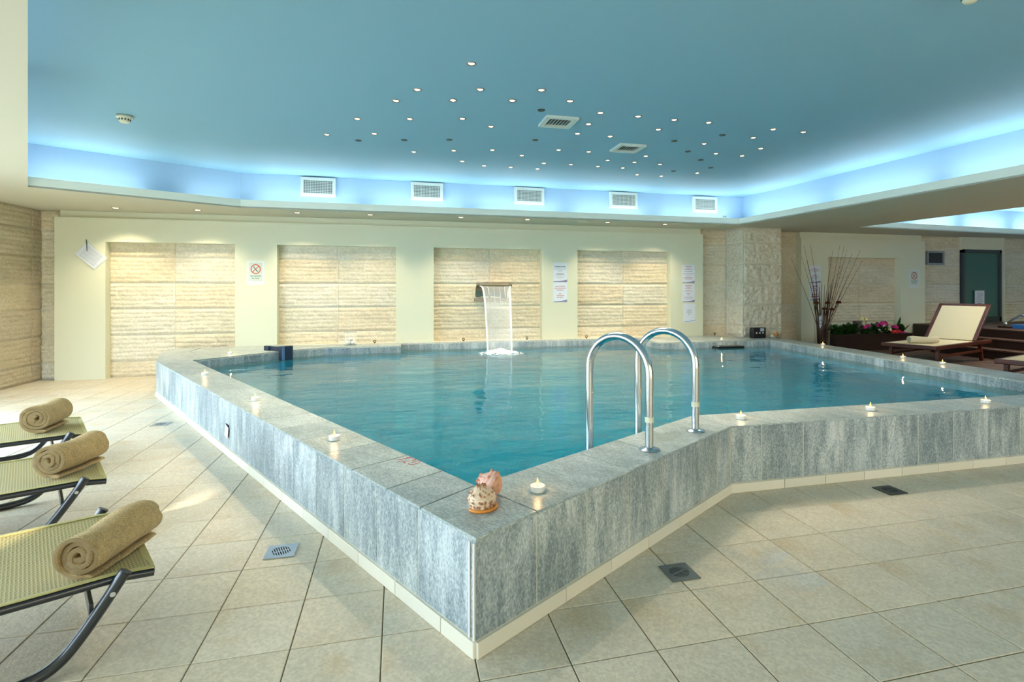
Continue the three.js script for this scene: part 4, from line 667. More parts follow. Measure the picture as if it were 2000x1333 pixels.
// ---------------------------------------------------------------- signs and notices
{
  const curl = (c, w, h, col) => { c.fillStyle = '#8d93b4'; c.beginPath(); c.moveTo(0, h); c.lineTo(w * 0.06, h * 0.955); c.quadraticCurveTo(w * 0.7, h * 0.955, w, h * 0.865); c.lineTo(w, h); c.fill(); c.fillStyle = col; c.fillRect(w * 0.76, h * 0.955, w * 0.16, h * 0.02); c.fillStyle = '#5d6790'; c.beginPath(); c.moveTo(w * 0.3, h * 0.965); c.quadraticCurveTo(w * 0.75, h * 0.965, w, h * 0.88); c.lineTo(w, h * 0.865); c.quadraticCurveTo(w * 0.7, h * 0.955, w * 0.06, h * 0.955); c.fill(); };
  const rule = (c, x, y, l, col, t) => { c.fillStyle = col; let p = x - l / 2, k = 0; while (p < x + l / 2) { const d = 6 + 14 * hash(k, Math.round(y), 3); c.fillRect(p, y, Math.min(d, x + l / 2 - p), t); p += d + 4; k++; } };
  const txt = (c, s, x, y, px, col, weight = 'bold', font = 'sans-serif') => { c.fillStyle = col; c.font = `${weight} ${px}px ${font}`; c.textAlign = 'center'; c.fillText(s, x, y); };
  const sheetOf = draw => std({ map: canvasTex(256, 362, (c, w, h) => { c.fillStyle = '#e4e9f0'; c.fillRect(0, 0, w, h); draw(c, w, h); }), roughness: 0.6 });
  const mats = {
    hours: sheetOf((c, w, h) => { rule(c, 128, 70, 196, '#3c4148', 13); rule(c, 128, 106, 220, '#9aa1aa', 5); rule(c, 128, 124, 220, '#9aa1aa', 5); rule(c, 128, 144, 90, '#9aa1aa', 5); rule(c, 128, 163, 76, '#9aa1aa', 5); rule(c, 128, 208, 140, '#3c4148', 12); rule(c, 128, 240, 206, '#9aa1aa', 5); rule(c, 128, 258, 120, '#9aa1aa', 5); rule(c, 128, 277, 180, '#9aa1aa', 5); rule(c, 128, 298, 80, '#c38f96', 5); curl(c, w, h, '#b04450'); }),
    guard: sheetOf((c, w, h) => { txt(c, 'ΔΕΝ ΥΠΑΡΧΕΙ', 128, 82, 27, '#c0333c'); txt(c, 'ΝΑΥΑΓΟΣΩΣΤΙΚΗ', 128, 116, 25, '#c0333c'); txt(c, 'ΥΠΗΡΕΣΙΑ', 128, 150, 27, '#c0333c'); txt(c, 'NO', 128, 216, 27, '#c0333c'); txt(c, 'LIFEGUARD', 128, 250, 27, '#c0333c'); txt(c, 'ON DUTY', 128, 284, 27, '#c0333c'); curl(c, w, h, '#b04450'); }),
    warnA: sheetOf((c, w, h) => { txt(c, 'ΠΡΟΣΟΧΗ', 128, 46, 27, '#c0333c'); rule(c, 128, 72, 90, '#c0444c', 8); rule(c, 128, 90, 204, '#c0444c', 8); rule(c, 128, 122, 140, '#7f7a84', 6); rule(c, 128, 134, 180, '#7f7a84', 6); rule(c, 128, 172, 216, '#c0444c', 9); rule(c, 128, 206, 120, '#9a96a0', 5); rule(c, 128, 226, 60, '#9a96a0', 5); rule(c, 128, 246, 140, '#c0444c', 9); rule(c, 128, 264, 180, '#c0444c', 8); rule(c, 128, 288, 140, '#a08890', 5); curl(c, w, h, '#b04450'); }),
    warnB: sheetOf((c, w, h) => { txt(c, 'WARNING', 128, 46, 27, '#c0333c'); rule(c, 128, 64, 80, '#c0444c', 8); rule(c, 128, 86, 130, '#c0444c', 8); rule(c, 128, 122, 80, '#c0444c', 7); rule(c, 128, 138, 160, '#b0646c', 7); rule(c, 128, 186, 80, '#c0444c', 10); rule(c, 128, 212, 40, '#9a96a0', 5); rule(c, 128, 232, 60, '#9a96a0', 5); rule(c, 128, 258, 160, '#b8747c', 6); rule(c, 128, 274, 210, '#b8747c', 6); rule(c, 128, 294, 190, '#a08890', 6); curl(c, w, h, '#b04450'); }),
    rinse: sheetOf((c, w, h) => { rule(c, 128, 120, 90, '#8b9099', 11); rule(c, 128, 158, 118, '#8b9099', 12); rule(c, 128, 198, 56, '#8b9099', 11); c.fillStyle = '#3f7db0'; c.beginPath(); c.moveTo(w * 0.1, h * 0.955); c.quadraticCurveTo(w * 0.7, h * 0.955, w, h * 0.87); c.lineTo(w, h * 0.9); c.quadraticCurveTo(w * 0.7, h * 0.975, w * 0.1, h * 0.975); c.fill(); }),
    right1: sheetOf((c, w, h) => { rule(c, 128, 54, 80, '#c0444c', 8); rule(c, 128, 74, 190, '#c0444c', 9); rule(c, 128, 104, 220, '#777d88', 8); rule(c, 128, 122, 70, '#777d88', 7); rule(c, 128, 196, 100, '#c0444c', 9); rule(c, 128, 216, 150, '#c0444c', 9); rule(c, 128, 252, 200, '#777d88', 8); rule(c, 128, 272, 60, '#777d88', 7); curl(c, w, h, '#b04450'); }),
    right2: sheetOf((c, w, h) => { rule(c, 128, 52, 120, '#b02f3a', 18); rule(c, 128, 96, 60, '#b02f3a', 18); rule(c, 128, 142, 100, '#b02f3a', 18); rule(c, 128, 226, 110, '#b02f3a', 18); rule(c, 128, 270, 190, '#b02f3a', 18); curl(c, w, h, '#b04450'); }),
    door: sheetOf((c, w, h) => { rule(c, 128, 60, 150, '#7b828c', 9); for (let k = 0; k < 9; k++) rule(c, 128, 110 + k * 18, 100 + 70 * hash(k, 9), '#a3a9b2', 6); rule(c, 128, 300, 100, '#7b828c', 10); }),
    log: std({ map: canvasTex(362, 256, (c, w, h) => { c.fillStyle = '#e6ebf2'; c.fillRect(0, 0, w, h); for (let r = 0; r < 16; r++) rule(c, w / 2 + 6, 30 + r * 13, 280, r % 5 ? '#aab2c6' : '#7f8bb0', 4); }), roughness: 0.6 }),
    diving: std({ map: canvasTex(256, 362, (c, w, h) => { c.fillStyle = '#e2e6de'; c.fillRect(0, 0, w, h); c.fillStyle = '#d3dccb'; c.fillRect(40, 36, 176, 262); c.strokeStyle = '#a9b3a2'; c.lineWidth = 3; c.strokeRect(40, 36, 176, 262); c.strokeStyle = '#4d6a66'; c.lineWidth = 13; c.beginPath(); c.moveTo(98, 88); c.lineTo(122, 128); c.lineTo(148, 152); c.stroke(); c.fillStyle = '#4d6a66'; c.beginPath(); c.arc(152, 158, 9, 0, 7); c.fill(); c.strokeStyle = '#cf5a55'; c.lineWidth = 15; c.beginPath(); c.arc(128, 126, 66, 0, 7); c.stroke(); c.lineWidth = 12; c.beginPath(); c.moveTo(82, 172); c.lineTo(174, 80); c.stroke(); txt(c, 'NO DIVING', 128, 240, 28, '#55746c'); txt(c, 'IN POOL', 128, 276, 28, '#55746c'); }), roughness: 0.45 }),
  };
  const notice = (name, x, y, w, h, mat, label, group, z = ZW) => {
    const t = thing(name, label, name === 'wall_sign' ? 'sign' : 'notice', [x, y, z + 0.0012], 0, group);
    part(t, 'card', box(w, h, 0.002), M.paper); const g = new THREE.PlaneGeometry(w - 0.002, h - 0.002); g.translate(0, 0, 0.0014); part(t, 'print', g, mat); return t;
  };
  notice('wall_sign', -1.959, 1.442, 0.236, 0.347, mats.diving, 'white plastic no diving sign on the cream wall between two left recesses');
  notice('wall_notice', 2.572, 1.480, 0.240, 0.319, mats.hours, 'upper of two white notices right of the waterfall, grey print', 'paper notices by the pool');
  notice('wall_notice', 2.572, 1.156, 0.240, 0.322, mats.guard, 'lower of two white notices right of the waterfall, red capitals', 'paper notices by the pool');
  notice('wall_notice', 4.886, 1.469, 0.242, 0.318, mats.warnA, 'topmost of three stacked notices at the right frame end', 'paper notices by the pool');
  notice('wall_notice', 4.886, 1.138, 0.242, 0.316, mats.warnB, 'middle of three stacked notices at the right frame end', 'paper notices by the pool');
  notice('wall_notice', 4.901, 0.795, 0.234, 0.320, mats.rinse, 'lowest of three stacked notices, nearly blank with a blue swoosh', 'paper notices by the pool');
  notice('wall_notice', 7.474, 1.480, 0.240, 0.320, mats.right1, 'upper of two notices behind the dried stems', 'paper notices by the pool');
  notice('wall_notice', 7.474, 1.157, 0.240, 0.316, mats.right2, 'lower of two notices behind the dried stems, red lines', 'paper notices by the pool');
  notice('wall_sign', 9.755, 1.41, 0.250, 0.360, mats.diving, 'white no diving sign on the cream wall behind the wooden lounger');
  // log sheets hanging from a nail by one corner, with a pen
  const t = thing('log_sheets', 'plastic sleeve of log sheets hanging askew by one corner, with a pen', 'papers', [-4.012, 1.826, ZW]);
  const sheet = (dx, dy, z, mat, name, rot) => { const g = name === 'print' ? new THREE.PlaneGeometry(0.285, 0.205) : rbox(0.305, 0.215, 0.0025, 0.001); g.translate(0.140, -0.104, 0); g.rotateZ(rot); g.translate(dx, dy, z); return part(t, name, g, mat); };
  sheet(0.012, -0.004, 0.004, M.paper, 'sheet', -0.75); sheet(0.004, 0, 0.010, M.paper, 'sheet', -0.73); sheet(0, 0, 0.0115, mats.log, 'print', -0.71); sheet(0, 0, 0.014, M.glass, 'plastic_sleeve', -0.71);
  part(t, 'pen', join(bar([0.003, -0.11, 0.022], [-0.004, 0.0, 0.022], 0.0035, 0.0045), bar([-0.004, 0.0, 0.022], [-0.008, 0.045, 0.022], 0.005, 0.0045)), M.black); part(t, 'nail', bar([0, 0.008, 0.0], [0, 0.008, 0.028], 0.002), M.steel);
}
// ---------------------------------------------------------------- things along the back ledge
{
  const a = thing('pool_alarm', 'dark blue plastic unit clamped over the back-left pool edge', 'pool unit', [-1.455, HP, -7.71], 0.764);
  part(a, 'housing', rbox(0.17, 0.055, 0.30, 0.008, 0, 0.030, -0.11), M.darkPlastic); part(a, 'side_cover', rbox(0.05, 0.060, 0.10, 0.006, -0.09, 0.031, -0.22), M.darkPlastic);
  part(a, 'lid', rbox(0.15, 0.006, 0.2, 0.002, 0, 0.060, -0.12), std({ color: 0x9aa39a, roughness: 0.5 })); part(a, 'probe_leg', rbox(0.165, 0.30, 0.065, 0.008, 0.0, -0.085, 0.05), M.darkPlastic); part(a, 'front_strip', rbox(0.035, 0.26, 0.004, 0.001, -0.06, -0.075, 0.0845), std({ color: 0x5f7da6, roughness: 0.35 }));
  function jar(x, z, s, h, turn, label, fill) {
    const t = thing('glass_jar', label, 'jar', [x, HP, z], turn, 'glass jars on the ledge');
    const sq = r => [[-r, -r], [r, -r], [r, r], [-r, r]];
    const walls = [0, 1, 2, 3].map(k => { const g = new THREE.PlaneGeometry(2 * s, h); g.translate(0, h / 2, s); g.rotateY(k * Math.PI / 2); return g; }); part(t, 'glass_body', join(walls), M.glass); part(t, 'glass_rim', plate(sq(s + 0.001), [sq(s - 0.003)], h - 0.003, h + 0.001), M.jarRim); part(t, 'glass_base', plate(sq(s), [], 0, 0.008), M.jarRim);
    fill.forEach(([dx, dy, dz, r, mat]) => { const b = new THREE.IcosahedronGeometry(r, 2); b.scale(1.1, 0.8, 1); b.translate(dx, dy, dz); part(t, 'pebble', b, mat); });
  }
  const pw = std({ color: 0xe6e2d4, roughness: 0.6 }), pg = std({ color: 0x8d8f70, roughness: 0.6 }), po = std({ color: 0xc78a44, roughness: 0.5 });
  jar(-0.665, -8.26, 0.082, 0.185, 0.2, 'clear square glass jar of pale pebbles on the back-left ledge', [[-0.03, 0.035, 0.02, 0.035, pw], [0.035, 0.034, 0.02, 0.034, pw], [0.0, 0.035, -0.035, 0.034, pg], [0.0, 0.085, 0.0, 0.036, pw], [0.036, 0.034, -0.03, 0.03, po]]);
  jar(6.045, -7.70, 0.085, 0.17, 0.5, 'clear glass jar with an orange shell beside the stone column', [[-0.02, 0.07, 0.03, 0.045, po], [0.04, 0.08, 0.0, 0.042, pw], [0.0, 0.035, -0.03, 0.035, pw], [0.03, 0.032, 0.035, 0.03, pg]]);
  const d = thing('control_box', 'black box with three small round white lights before the stone column', 'control box', [5.80, HP, -7.80], 0.05);
  part(d, 'body', rbox(0.245, 0.175, 0.10, 0.008, 0, 0.0885, 0), M.black); for (let k = -1; k <= 1; k++) { const g = cyl(0.013, 0.013, 0.006, 16); g.rotateX(Math.PI / 2); g.translate(k * 0.062, 0.088, 0.051); part(d, 'round_light', g, M.white, 'small round white disc'); }
  { const g = rbox(0.075, 0.05, 0.004, 0.0015); g.translate(0.048, 0.14, 0.0505); part(d, 'label_plate', g, std({ color: 0xb9c6d6, roughness: 0.3 }), 'pale blue-white plate'); }
  const k = thing('waterline_plate', 'dark metal-rimmed plate at the waterline below the far candle', 'plate', [5.0, 0.300, -7.43]);
  part(k, 'plate', rbox(0.50, 0.045, 0.13, 0.018, 0, 0.0, 0), M.black); part(k, 'rim', rbox(0.47, 0.012, 0.14, 0.005, 0, 0.022, 0.0), M.brushed); part(k, 'cap', rbox(0.10, 0.025, 0.12, 0.01, -0.16, 0.03, 0), M.steel);
  [[-0.328, 'left of the waterfall below the second recess'], [1.003, 'just left of the waterfall'], [2.022, 'just right of the waterfall'], [3.031, 'below the fourth recess'], [5.407, 'beside the stone column']].forEach(([x, w]) => { const t = thing('pipe_stub', `small brown pipe stub on the back ledge, ${w}`, 'pipe', [x, HP, -8.44]); part(t, 'stub', join(cyl(0.012, 0.014, 0.02, 14, 0, 0.01, 0)), M.brass); const g = new THREE.TorusGeometry(0.016, 0.006, 8, 18); g.translate(0, 0.03, 0); part(t, 'ring', g, M.brass); });
}

// ---------------------------------------------------------------- the right-hand lounge area
const DECK = 0.105;
{
  function makeWoodLounger() {
    const W = 0.70, H = 0.315, t = thing('wooden_lounger', 'x', 'sun lounger', [0, DECK, 0], 0, 'wooden sun loungers on the deck');
    const rail = (a, b, w, h) => { const g = metreUV(beam(a, b, w, h)); return g; };
    for (const z of [-0.028, -W + 0.028]) { part(t, 'side_rail', rail([0.0, H - 0.028, z], [1.95, H - 0.028, z], 0.045, 0.055), M.wood); }
    part(t, 'foot_rail', rail([0.022, H - 0.026, -0.0], [0.022, H - 0.026, -W], 0.05, 0.055), M.wood);
    part(t, 'head_rail', rail([1.93, H - 0.03, -0.05], [1.93, H - 0.03, -W + 0.05], 0.04, 0.05), M.wood);
    for (const z of [-0.055, -W + 0.055]) {
      part(t, 'leg', rail([0.20, H - 0.035, z], [0.15, 0.0, z], 0.045, 0.06), M.wood); part(t, 'leg', rail([1.62, H - 0.035, z], [1.70, 0.0, z], 0.045, 0.06), M.wood);
      part(t, 'stretcher', rail([0.25, 0.155, z], [1.64, 0.155, z], 0.025, 0.035), M.wood);
    }
    part(t, 'prop_bar', rail([1.55, 0.24, -0.08], [1.55, 0.24, -W + 0.08], 0.03, 0.04), M.wood);
    const seat = rbox(1.33, 0.012, W - 0.09, 0.005, 0.70, H - 0.006, -W / 2); part(t, 'seat_sling', metreUV(seat), M.canvas, 'taut cream sling');
    const al = 44 * Math.PI / 180, L = 0.78, hx = 1.36, back = new THREE.Group(); back.name = 'backrest'; back.position.set(hx, H, 0); back.rotation.z = al; t.add(back);
    for (const z of [-0.032, -W + 0.032]) part(back, 'back_rail', rail([0, 0, z], [L, 0, z], 0.05, 0.038), M.wood);
    part(back, 'top_rail', rail([L - 0.022, 0, -0.008], [L - 0.022, 0, -W + 0.008], 0.045, 0.038), M.wood); part(back, 'back_sling', metreUV(rbox(L - 0.04, 0.012, W - 0.10, 0.005, L / 2 - 0.01, 0.004, -W / 2)), M.canvas, 'taut cream sling');
    return t;
  }
  const a = makeWoodLounger(); a.userData.label = 'dark wooden lounger with cream sling and raised back on the deck'; a.position.set(7.174, DECK, -5.869); a.rotation.set(0, 0.3154, 0);
  const b = a.clone(); b.name = numbered('wooden_lounger'); b.userData = { ...a.userData, label: 'second wooden lounger, only its foot showing at the right picture edge' }; b.position.set(6.78, DECK, -4.03); b.rotation.set(0, 0.30, 0); scene.add(b);
  const tw = single('rolled_towel', towelGeo(0.058, 0.40, 3.0, 23, 0.9), M.paleTowel, 'cream rolled towel lying across the wooden lounger', 'towel'); tw.position.set(7.42, DECK + 0.316, -6.27); tw.rotation.y = 1.28;
}
{ // raised platform of the whirlpool with two steps
  const t = thing('whirlpool_platform', 'dark stained timber whirlpool platform with two steps', 'platform');
  const step = (x0, x1, y, z0, z1) => { part(t, 'riser', metreUV(box(0.02, y - DECK - 0.025, z1 - z0, x0 + 0.02, (y - 0.025 + DECK) / 2, (z0 + z1) / 2)), M.darkWood); const n = Math.max(1, Math.round((x1 - x0) / 0.15)); for (let k = 0; k < n; k++) part(t, 'tread_board', metreUV(rbox((x1 - x0) / n - 0.005, 0.025, z1 - z0, 0.004, x0 + (x1 - x0) * (k + 0.5) / n, y - 0.0125, (z0 + z1) / 2), hash(k, 3), 0), M.decks[k % 3]); };
  step(9.10, 9.40, 0.255, -7.55, -3.0); step(9.40, 9.70, 0.40, -7.75, -3.0); step(9.70, 13.9, 0.54, -8.40, -3.0);
  const w = thing('whirlpool_tub', 'blue rim of the whirlpool set in the dark platform', 'whirlpool', [0, 0.54, 0]);
  part(w, 'rim', plate([[10.15, -6.98], [12.6, -6.98], [12.6, -4.4], [10.15, -4.4]], [[[10.35, -6.78], [12.4, -6.78], [12.4, -4.6], [10.35, -4.6]]], 0.0, 0.065), std({ color: 0x2f6fb5, roughness: 0.25 })); part(w, 'tub_floor', plate([[10.35, -6.78], [12.4, -6.78], [12.4, -4.6], [10.35, -4.6]], [], 0.0, 0.006), std({ color: 0x3f86c4, roughness: 0.25 }));
  const f = thing('whirlpool_tap', 'chrome arched tap on a dark block beside the whirlpool', 'tap', [10.2, 0.54, -7.10]);
  part(f, 'mounting_block', rbox(0.16, 0.03, 0.22, 0.006, 0, 0.015, 0.03), M.darkWood); part(f, 'spout', tube([[0, 0.07, 0], [0.0, 0.12, 0.06], [0, 0.19, 0.17], [0, 0.225, 0.23], [0, 0.215, 0.29], [0, 0.18, 0.32]], 0.017, 40, 12), M.steel); part(f, 'tap_body', lathe([[0, 0.03], [0.032, 0.03], [0.034, 0.07], [0.028, 0.10], [0, 0.105]], 20), M.steel);
}
{ // flower box and its plants
  const t = thing('planter_box', 'long dark brown planter box below the right wall recess', 'planter');
  const x0 = 7.52, x1 = 9.22, z0 = -8.37, z1 = -8.0, y1 = 0.385;
  part(t, 'front_board', metreUV(rbox(x1 - x0, y1 - DECK, 0.02, 0.004, (x0 + x1) / 2, (y1 + DECK) / 2, z1)), M.darkWood); part(t, 'back_board', metreUV(rbox(x1 - x0, y1 - DECK, 0.02, 0.004, (x0 + x1) / 2, (y1 + DECK) / 2, z0)), M.darkWood);
  for (const x of [x0, x1]) part(t, 'end_board', metreUV(rbox(0.02, y1 - DECK, z1 - z0, 0.004, x, (y1 + DECK) / 2, (z0 + z1) / 2)), M.darkWood);
  part(t, 'top_trim', plate([[x0 - 0.02, z0 - 0.015], [x1 + 0.02, z0 - 0.015], [x1 + 0.02, z1 + 0.025], [x0 - 0.02, z1 + 0.025]], [[[x0 + 0.03, z0 + 0.03], [x1 - 0.03, z0 + 0.03], [x1 - 0.03, z1 - 0.02], [x0 + 0.03, z1 - 0.02]]], y1 - 0.012, y1 + 0.012), M.darkWood);
  part(t, 'soil', box(x1 - x0 - 0.03, 0.02, z1 - z0 - 0.02, (x0 + x1) / 2, y1 - 0.045, (z0 + z1) / 2), std({ color: 0x231a12, roughness: 1 }));
  const rand = rng(77);
  const leaf = (L, w, cup = 0.3) => { const g = new THREE.PlaneGeometry(w, L, 4, 6); const p = g.attributes.position; for (let i = 0; i < p.count; i++) { const v = p.getY(i) / L + 0.5, u = p.getX(i) / w * 2, s = Math.pow(Math.sin(Math.PI * clamp(v * 0.92 + 0.06)), 0.7); p.setXYZ(i, u * w / 2 * s, v * L, cup * L * (v * v * 0.5 + u * u * 0.15 * s)); } g.computeVertexNormals(); return g; };
  const put = (g, yaw, tilt, x, y, z) => { g.rotateX(tilt); g.rotateY(yaw); g.translate(x, y, z); return g; };
  const foliage = (n, R, h, L, w) => { const a = []; for (let k = 0; k < n; k++) { const yaw = rand() * 6.283, q = Math.sqrt(rand()) * R; a.push(put(leaf(L * (0.7 + 0.6 * rand()), w * (0.7 + 0.6 * rand())), yaw, 0.3 + rand() * 0.9, Math.sin(yaw) * q * 0.6, h * rand(), Math.cos(yaw) * q * 0.6)); } return join(a); };
  const bloom = (r, mat, parent, x, y, z) => { const a = []; for (let k = 0; k < 26; k++) { const th = rand() * 6.283, ph = Math.acos(1 - 1.2 * rand()), d = V(Math.sin(ph) * Math.cos(th), Math.cos(ph), Math.sin(ph) * Math.sin(th)), g = new THREE.CircleGeometry(r * 0.42, 7); g.lookAt(d); g.translate(d.x * r, d.y * r * 0.75, d.z * r); a.push(g); } const o = part(parent, 'flower_head', join(a), mat); o.position.set(x, y, z); return o; };
  const plant = (x, z, label, cat = 'plant') => thing('flowering_plant', label, cat, [x, y1 - 0.035, z], 0, 'plants in the long planter box');
  const p1 = plant(7.74, -8.17, 'low green leafy plant at the left end of the planter'); part(p1, 'foliage', foliage(70, 0.20, 0.14, 0.11, 0.085), M.leaf);
  const p1b = plant(8.02, -8.19, 'broad-leaved dark green plant with a grey pot rim in the planter'); part(p1b, 'foliage', foliage(46, 0.17, 0.16, 0.13, 0.09), M.leaf); part(p1b, 'pot_rim', metreUV(lathe([[0.0, 0.27], [0.065, 0.275], [0.07, 0.26], [0.058, 0.03], [0, 0.03]], 20).translate(0.14, 0, 0.02)), std({ color: 0x4d4a44, roughness: 0.8 }), 'dark grey upright pot');
  const p2 = plant(8.30, -8.15, 'plant with cream and magenta blooms in mid planter'); part(p2, 'foliage', foliage(60, 0.16, 0.14, 0.10, 0.07), M.leaf); bloom(0.045, M.magenta, p2, -0.07, 0.16, 0.08); bloom(0.04, M.magenta, p2, 0.02, 0.18, 0.07); bloom(0.05, M.flowerCream, p2, -0.03, 0.31, -0.02); bloom(0.045, M.flowerCream, p2, 0.06, 0.29, -0.02); part(p2, 'stem', join(bar([-0.03, 0, -0.02], [-0.03, 0.30, -0.02], 0.005), bar([0.05, 0, -0.02], [0.06, 0.28, -0.02], 0.005)), M.leaf);
  const p3 = plant(8.62, -8.15, 'plant with two large magenta blooms in the planter'); part(p3, 'foliage', foliage(64, 0.16, 0.14, 0.10, 0.07), M.leaf); bloom(0.055, M.magenta, p3, -0.04, 0.19, 0.06); bloom(0.065, M.magenta, p3, 0.06, 0.215, 0.05); bloom(0.04, M.flowerCream, p3, 0.16, 0.11, 0.08);
  const p4 = plant(8.93, -8.15, 'plant with red and magenta blooms near the planter end'); part(p4, 'foliage', foliage(40, 0.14, 0.10, 0.09, 0.07), M.leaf); bloom(0.06, M.flowerRed, p4, -0.05, 0.06, 0.09); bloom(0.05, M.flowerRed, p4, 0.03, 0.075, 0.09); bloom(0.055, M.magenta, p4, 0.0, 0.15, 0.06); bloom(0.05, M.magenta, p4, 0.14, 0.04, 0.09);
  const p5 = plant(9.10, -8.20, 'plant with large upright dark leaves at the planter end');
  for (const [yaw, tilt, L, w, x, y] of [[0.2, 0.15, 0.30, 0.10, -0.05, 0.05], [-0.6, 0.5, 0.24, 0.14, 0.03, 0.02], [0.9, 0.6, 0.22, 0.15, 0.05, 0.03], [2.4, 0.4, 0.2, 0.12, 0.02, 0.0]]) part(p5, 'leaf', put(leaf(L, w, 0.25), yaw, tilt, x, y, 0.02), M.leaf);
}
{ // tall glass vase with dried stems
  const spike = (pts, r) => { const g = tube(pts, r, 14, 7), q = g.attributes.position, cv = g.parameters.path; for (let i = 0; i < q.count; i++) { const t = Math.floor(i / 8) / 14, c = cv.getPointAt(t), k = 1 - 0.85 * t * t; q.setXYZ(i, c.x + (q.getX(i) - c.x) * k, c.y + (q.getY(i) - c.y) * k, c.z + (q.getZ(i) - c.z) * k); } return g; };
  const vx = 7.06, vz = -7.79, t = thing('glass_vase', 'tall clear glass cylinder vase holding dried brown stems', 'vase', [vx, DECK, vz]);
  part(t, 'glass_body', lathe([[0.0, 0.0], [0.105, 0.0], [0.11, 0.01], [0.128, 0.66], [0.124, 0.66], [0.106, 0.02], [0, 0.02]], 40), M.glass);
  const tips = [[6.45, 1.73, -7.80], [6.70, 1.76, -7.85], [6.69, 1.70, -7.72], [6.75, 1.96, -7.86], [6.83, 1.97, -7.80], [7.43, 1.95, -7.70], [7.49, 1.97, -7.86], [7.58, 1.89, -7.80], [7.57, 1.82, -7.68], [7.36, 1.88, -7.88], [7.76, 1.88, -7.70], [7.77, 1.70, -7.66], [7.42, 1.6, -7.75], [7.50, 1.45, -7.70], [6.85, 1.55, -7.70], [7.3, 1.5, -7.9], [7.18, 1.35, -7.72], [6.93, 1.4, -7.88]];
  tips.forEach((p, k) => { const a = k / tips.length * 6.283, bx = vx + 0.05 * Math.cos(a), bz = vz + 0.05 * Math.sin(a), mx = lerp(bx, p[0], 0.42) + 0.012 * Math.sin(k * 2.1), mz = lerp(bz, p[2], 0.42); const g = tube([[bx, DECK + 0.03, bz], [lerp(bx, p[0], 0.2), lerp(0.13, p[1], 0.24), lerp(bz, p[2], 0.2)], [mx, lerp(0.13, p[1], 0.48), mz], p], 0.0058, 24, 7); const q = g.attributes.position, cv = g.parameters.path; for (let i = 0; i < q.count; i++) { const t = Math.floor(i / 8) / 24, c = cv.getPointAt(t), k = 1 - 0.72 * t; q.setXYZ(i, c.x + (q.getX(i) - c.x) * k, c.y + (q.getY(i) - c.y) * k, c.z + (q.getZ(i) - c.z) * k); } single('dried_twig', g, k % 3 ? M.stick : M.stickLight, 'long thin dried brown twig fanning out of the glass vase', 'twig', 'dried twigs in the tall vase'); });
  for (let k = 0; k < 16; k++) { const a = k * 2.4, r = 0.085 * Math.sqrt((k + 1) / 16), top = 0.90 + 0.5 * hash(k, 8), o = 1.5 + hash(k, 9) * 1.6; single('dried_reed', spike([[vx + Math.cos(a) * r * 0.8, DECK + 0.025, vz + Math.sin(a) * r * 0.8], [vx + Math.cos(a) * r, 0.5, vz + Math.sin(a) * r], [vx + Math.cos(a) * r * o, top, vz + Math.sin(a) * r * o]], 0.011), M.stick, 'short dark pointed reed packed in the glass vase', 'stem', 'dark reeds in the tall vase'); }
  const rand = rng(91);
  for (const [x, y, z, w] of [[6.88, 0.97, -7.72, 'leftmost'], [7.05, 0.965, -7.66, 'middle top'], [7.31, 0.975, -7.70, 'rightmost'], [6.98, 0.87, -7.65, 'lower left'], [7.12, 0.86, -7.64, 'lower right']]) {
    const f = thing('dried_flower', `brown dried rosette flower above the vase, ${w} of five`, 'dried flower', [x, y, z], 0, 'dried flowers in the tall vase');
    const a = []; for (let k = 0; k < 18; k++) { const g = new THREE.CircleGeometry(0.042, 6, 0, 4); g.rotateX(-0.9 - rand() * 0.5); g.translate(0, 0.01 * rand(), 0.026 * rand()); g.rotateY(k * 2.4); g.rotateX((rand() - 0.5)); a.push(g); } part(f, 'petals', join(a), std({ color: 0x6a3518, roughness: 0.8, side: THREE.DoubleSide })); part(f, 'stalk', tube([[0, 0, 0], [(vx - x) * 0.4, -0.2, (vz - z) * 0.4], [(vx - x) * 0.8, -0.5, (vz - z) * 0.8]], 0.005, 10, 6), M.stick);
  }
}
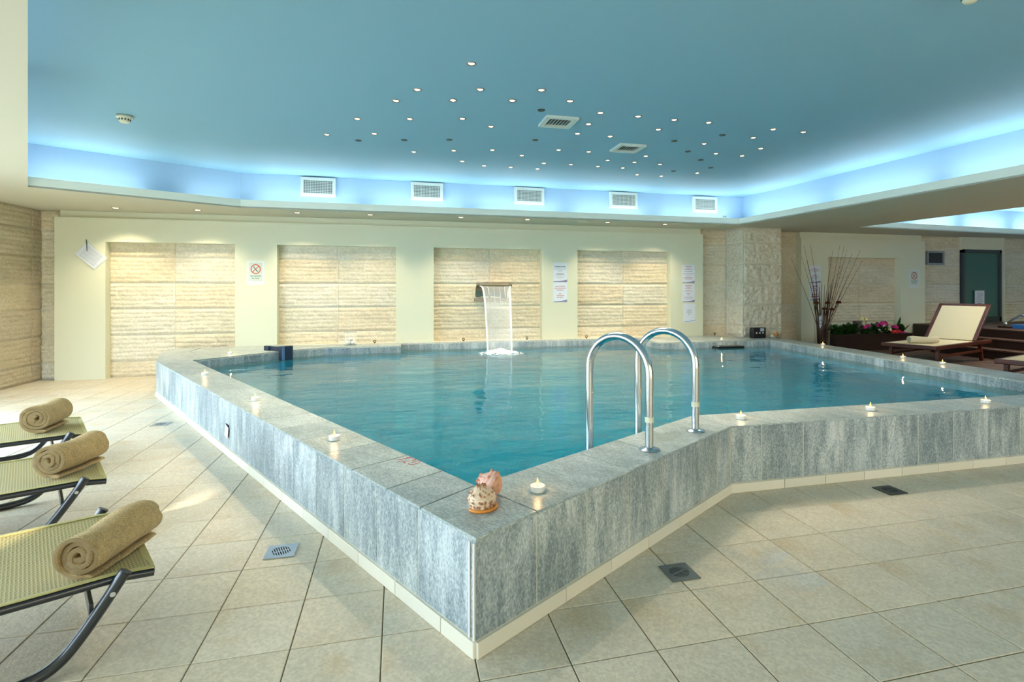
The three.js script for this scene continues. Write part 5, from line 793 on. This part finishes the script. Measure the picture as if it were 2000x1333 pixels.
{ // vent and glass door in the right part of the back wall
  const t = thing('wall_vent', 'grey louvred wall vent in the stone beside the glass door', 'air vent', [10.40, 1.825, ZS + 0.055]); const W = 0.43, H = 0.27;
  part(t, 'frame', (() => { const sh = new THREE.Shape([[-W / 2, -H / 2], [W / 2, -H / 2], [W / 2, H / 2], [-W / 2, H / 2]].map(p => new THREE.Vector2(...p))); sh.holes.push(new THREE.Path([[-W / 2 + 0.035, -H / 2 + 0.035], [W / 2 - 0.035, -H / 2 + 0.035], [W / 2 - 0.035, H / 2 - 0.035], [-W / 2 + 0.035, H / 2 - 0.035]].map(p => new THREE.Vector2(...p)))); const g = new THREE.ExtrudeGeometry(sh, { depth: 0.06, bevelEnabled: false }); g.translate(0, 0, -0.055); return g; })(), std({ color: 0x8d959a, roughness: 0.5 }));
  part(t, 'duct_opening', box(W - 0.06, H - 0.06, 0.002, 0, 0, -0.045), M.duct); for (let k = 0; k < 14; k++) { const g = box(0.004, H - 0.07, 0.02, lerp(-W / 2 + 0.05, W / 2 - 0.05, k / 13), 0, -0.012); part(t, 'louvre', g, std({ color: 0x4b4f50, roughness: 0.6 })); }
  const d = thing('door_1', 'tinted green glass door in a grey frame at the far right', 'door', [11.60, 0.54, ZS + 0.03], 0, null, 'structure');
  part(d, 'door_frame', join(box(0.06, 1.47, 0.06, -0.49, 0.735, 0), box(0.06, 1.47, 0.06, 0.49, 0.735, 0), box(1.04, 0.07, 0.06, 0, 1.435, 0), box(1.04, 0.10, 0.06, 0, 0.05, 0)), M.frameGrey); part(d, 'pane', box(0.92, 1.32, 0.008, 0, 0.755, -0.005), M.doorGlass);
  part(d, 'door_back', box(0.92, 1.32, 0.004, 0, 0.755, -0.026), std({ color: 0x2c4b46, roughness: 0.7 }));
  const tr = single('trim_1', box(0.05, SOFFIT - 0.54, 0.09, 12.14, (SOFFIT + 0.54) / 2, ZS + 0.045), M.cream, 'narrow cream strip right of the glass door', 'trim', null, 'structure');
  const n = thing('door_notice', 'white paper notice stuck on the glass door', 'notice', [11.52, 1.025, ZS + 0.062]); part(n, 'card', box(0.25, 0.30, 0.003), M.paper);
  { const g = new THREE.PlaneGeometry(0.245, 0.295); g.translate(0, 0, 0.0018); part(n, 'print', g, std({ map: canvasTex(128, 160, (c, w, h) => { c.fillStyle = '#dfe4ea'; c.fillRect(0, 0, w, h); c.fillStyle = '#9aa0aa'; for (let k = 0; k < 10; k++) c.fillRect(20 + 10 * hash(k, 1), 24 + k * 11, 70 + 20 * hash(k, 2), 4); c.fillStyle = '#5d636d'; c.fillRect(34, 138, 60, 7); }), roughness: 0.6 })); }
}
scene.traverse(o => { if (o.isMesh) { o.castShadow = true; o.receiveShadow = true; } if (o.isLight && o.shadow) o.castShadow = true; });
renderer.render(scene, camera);
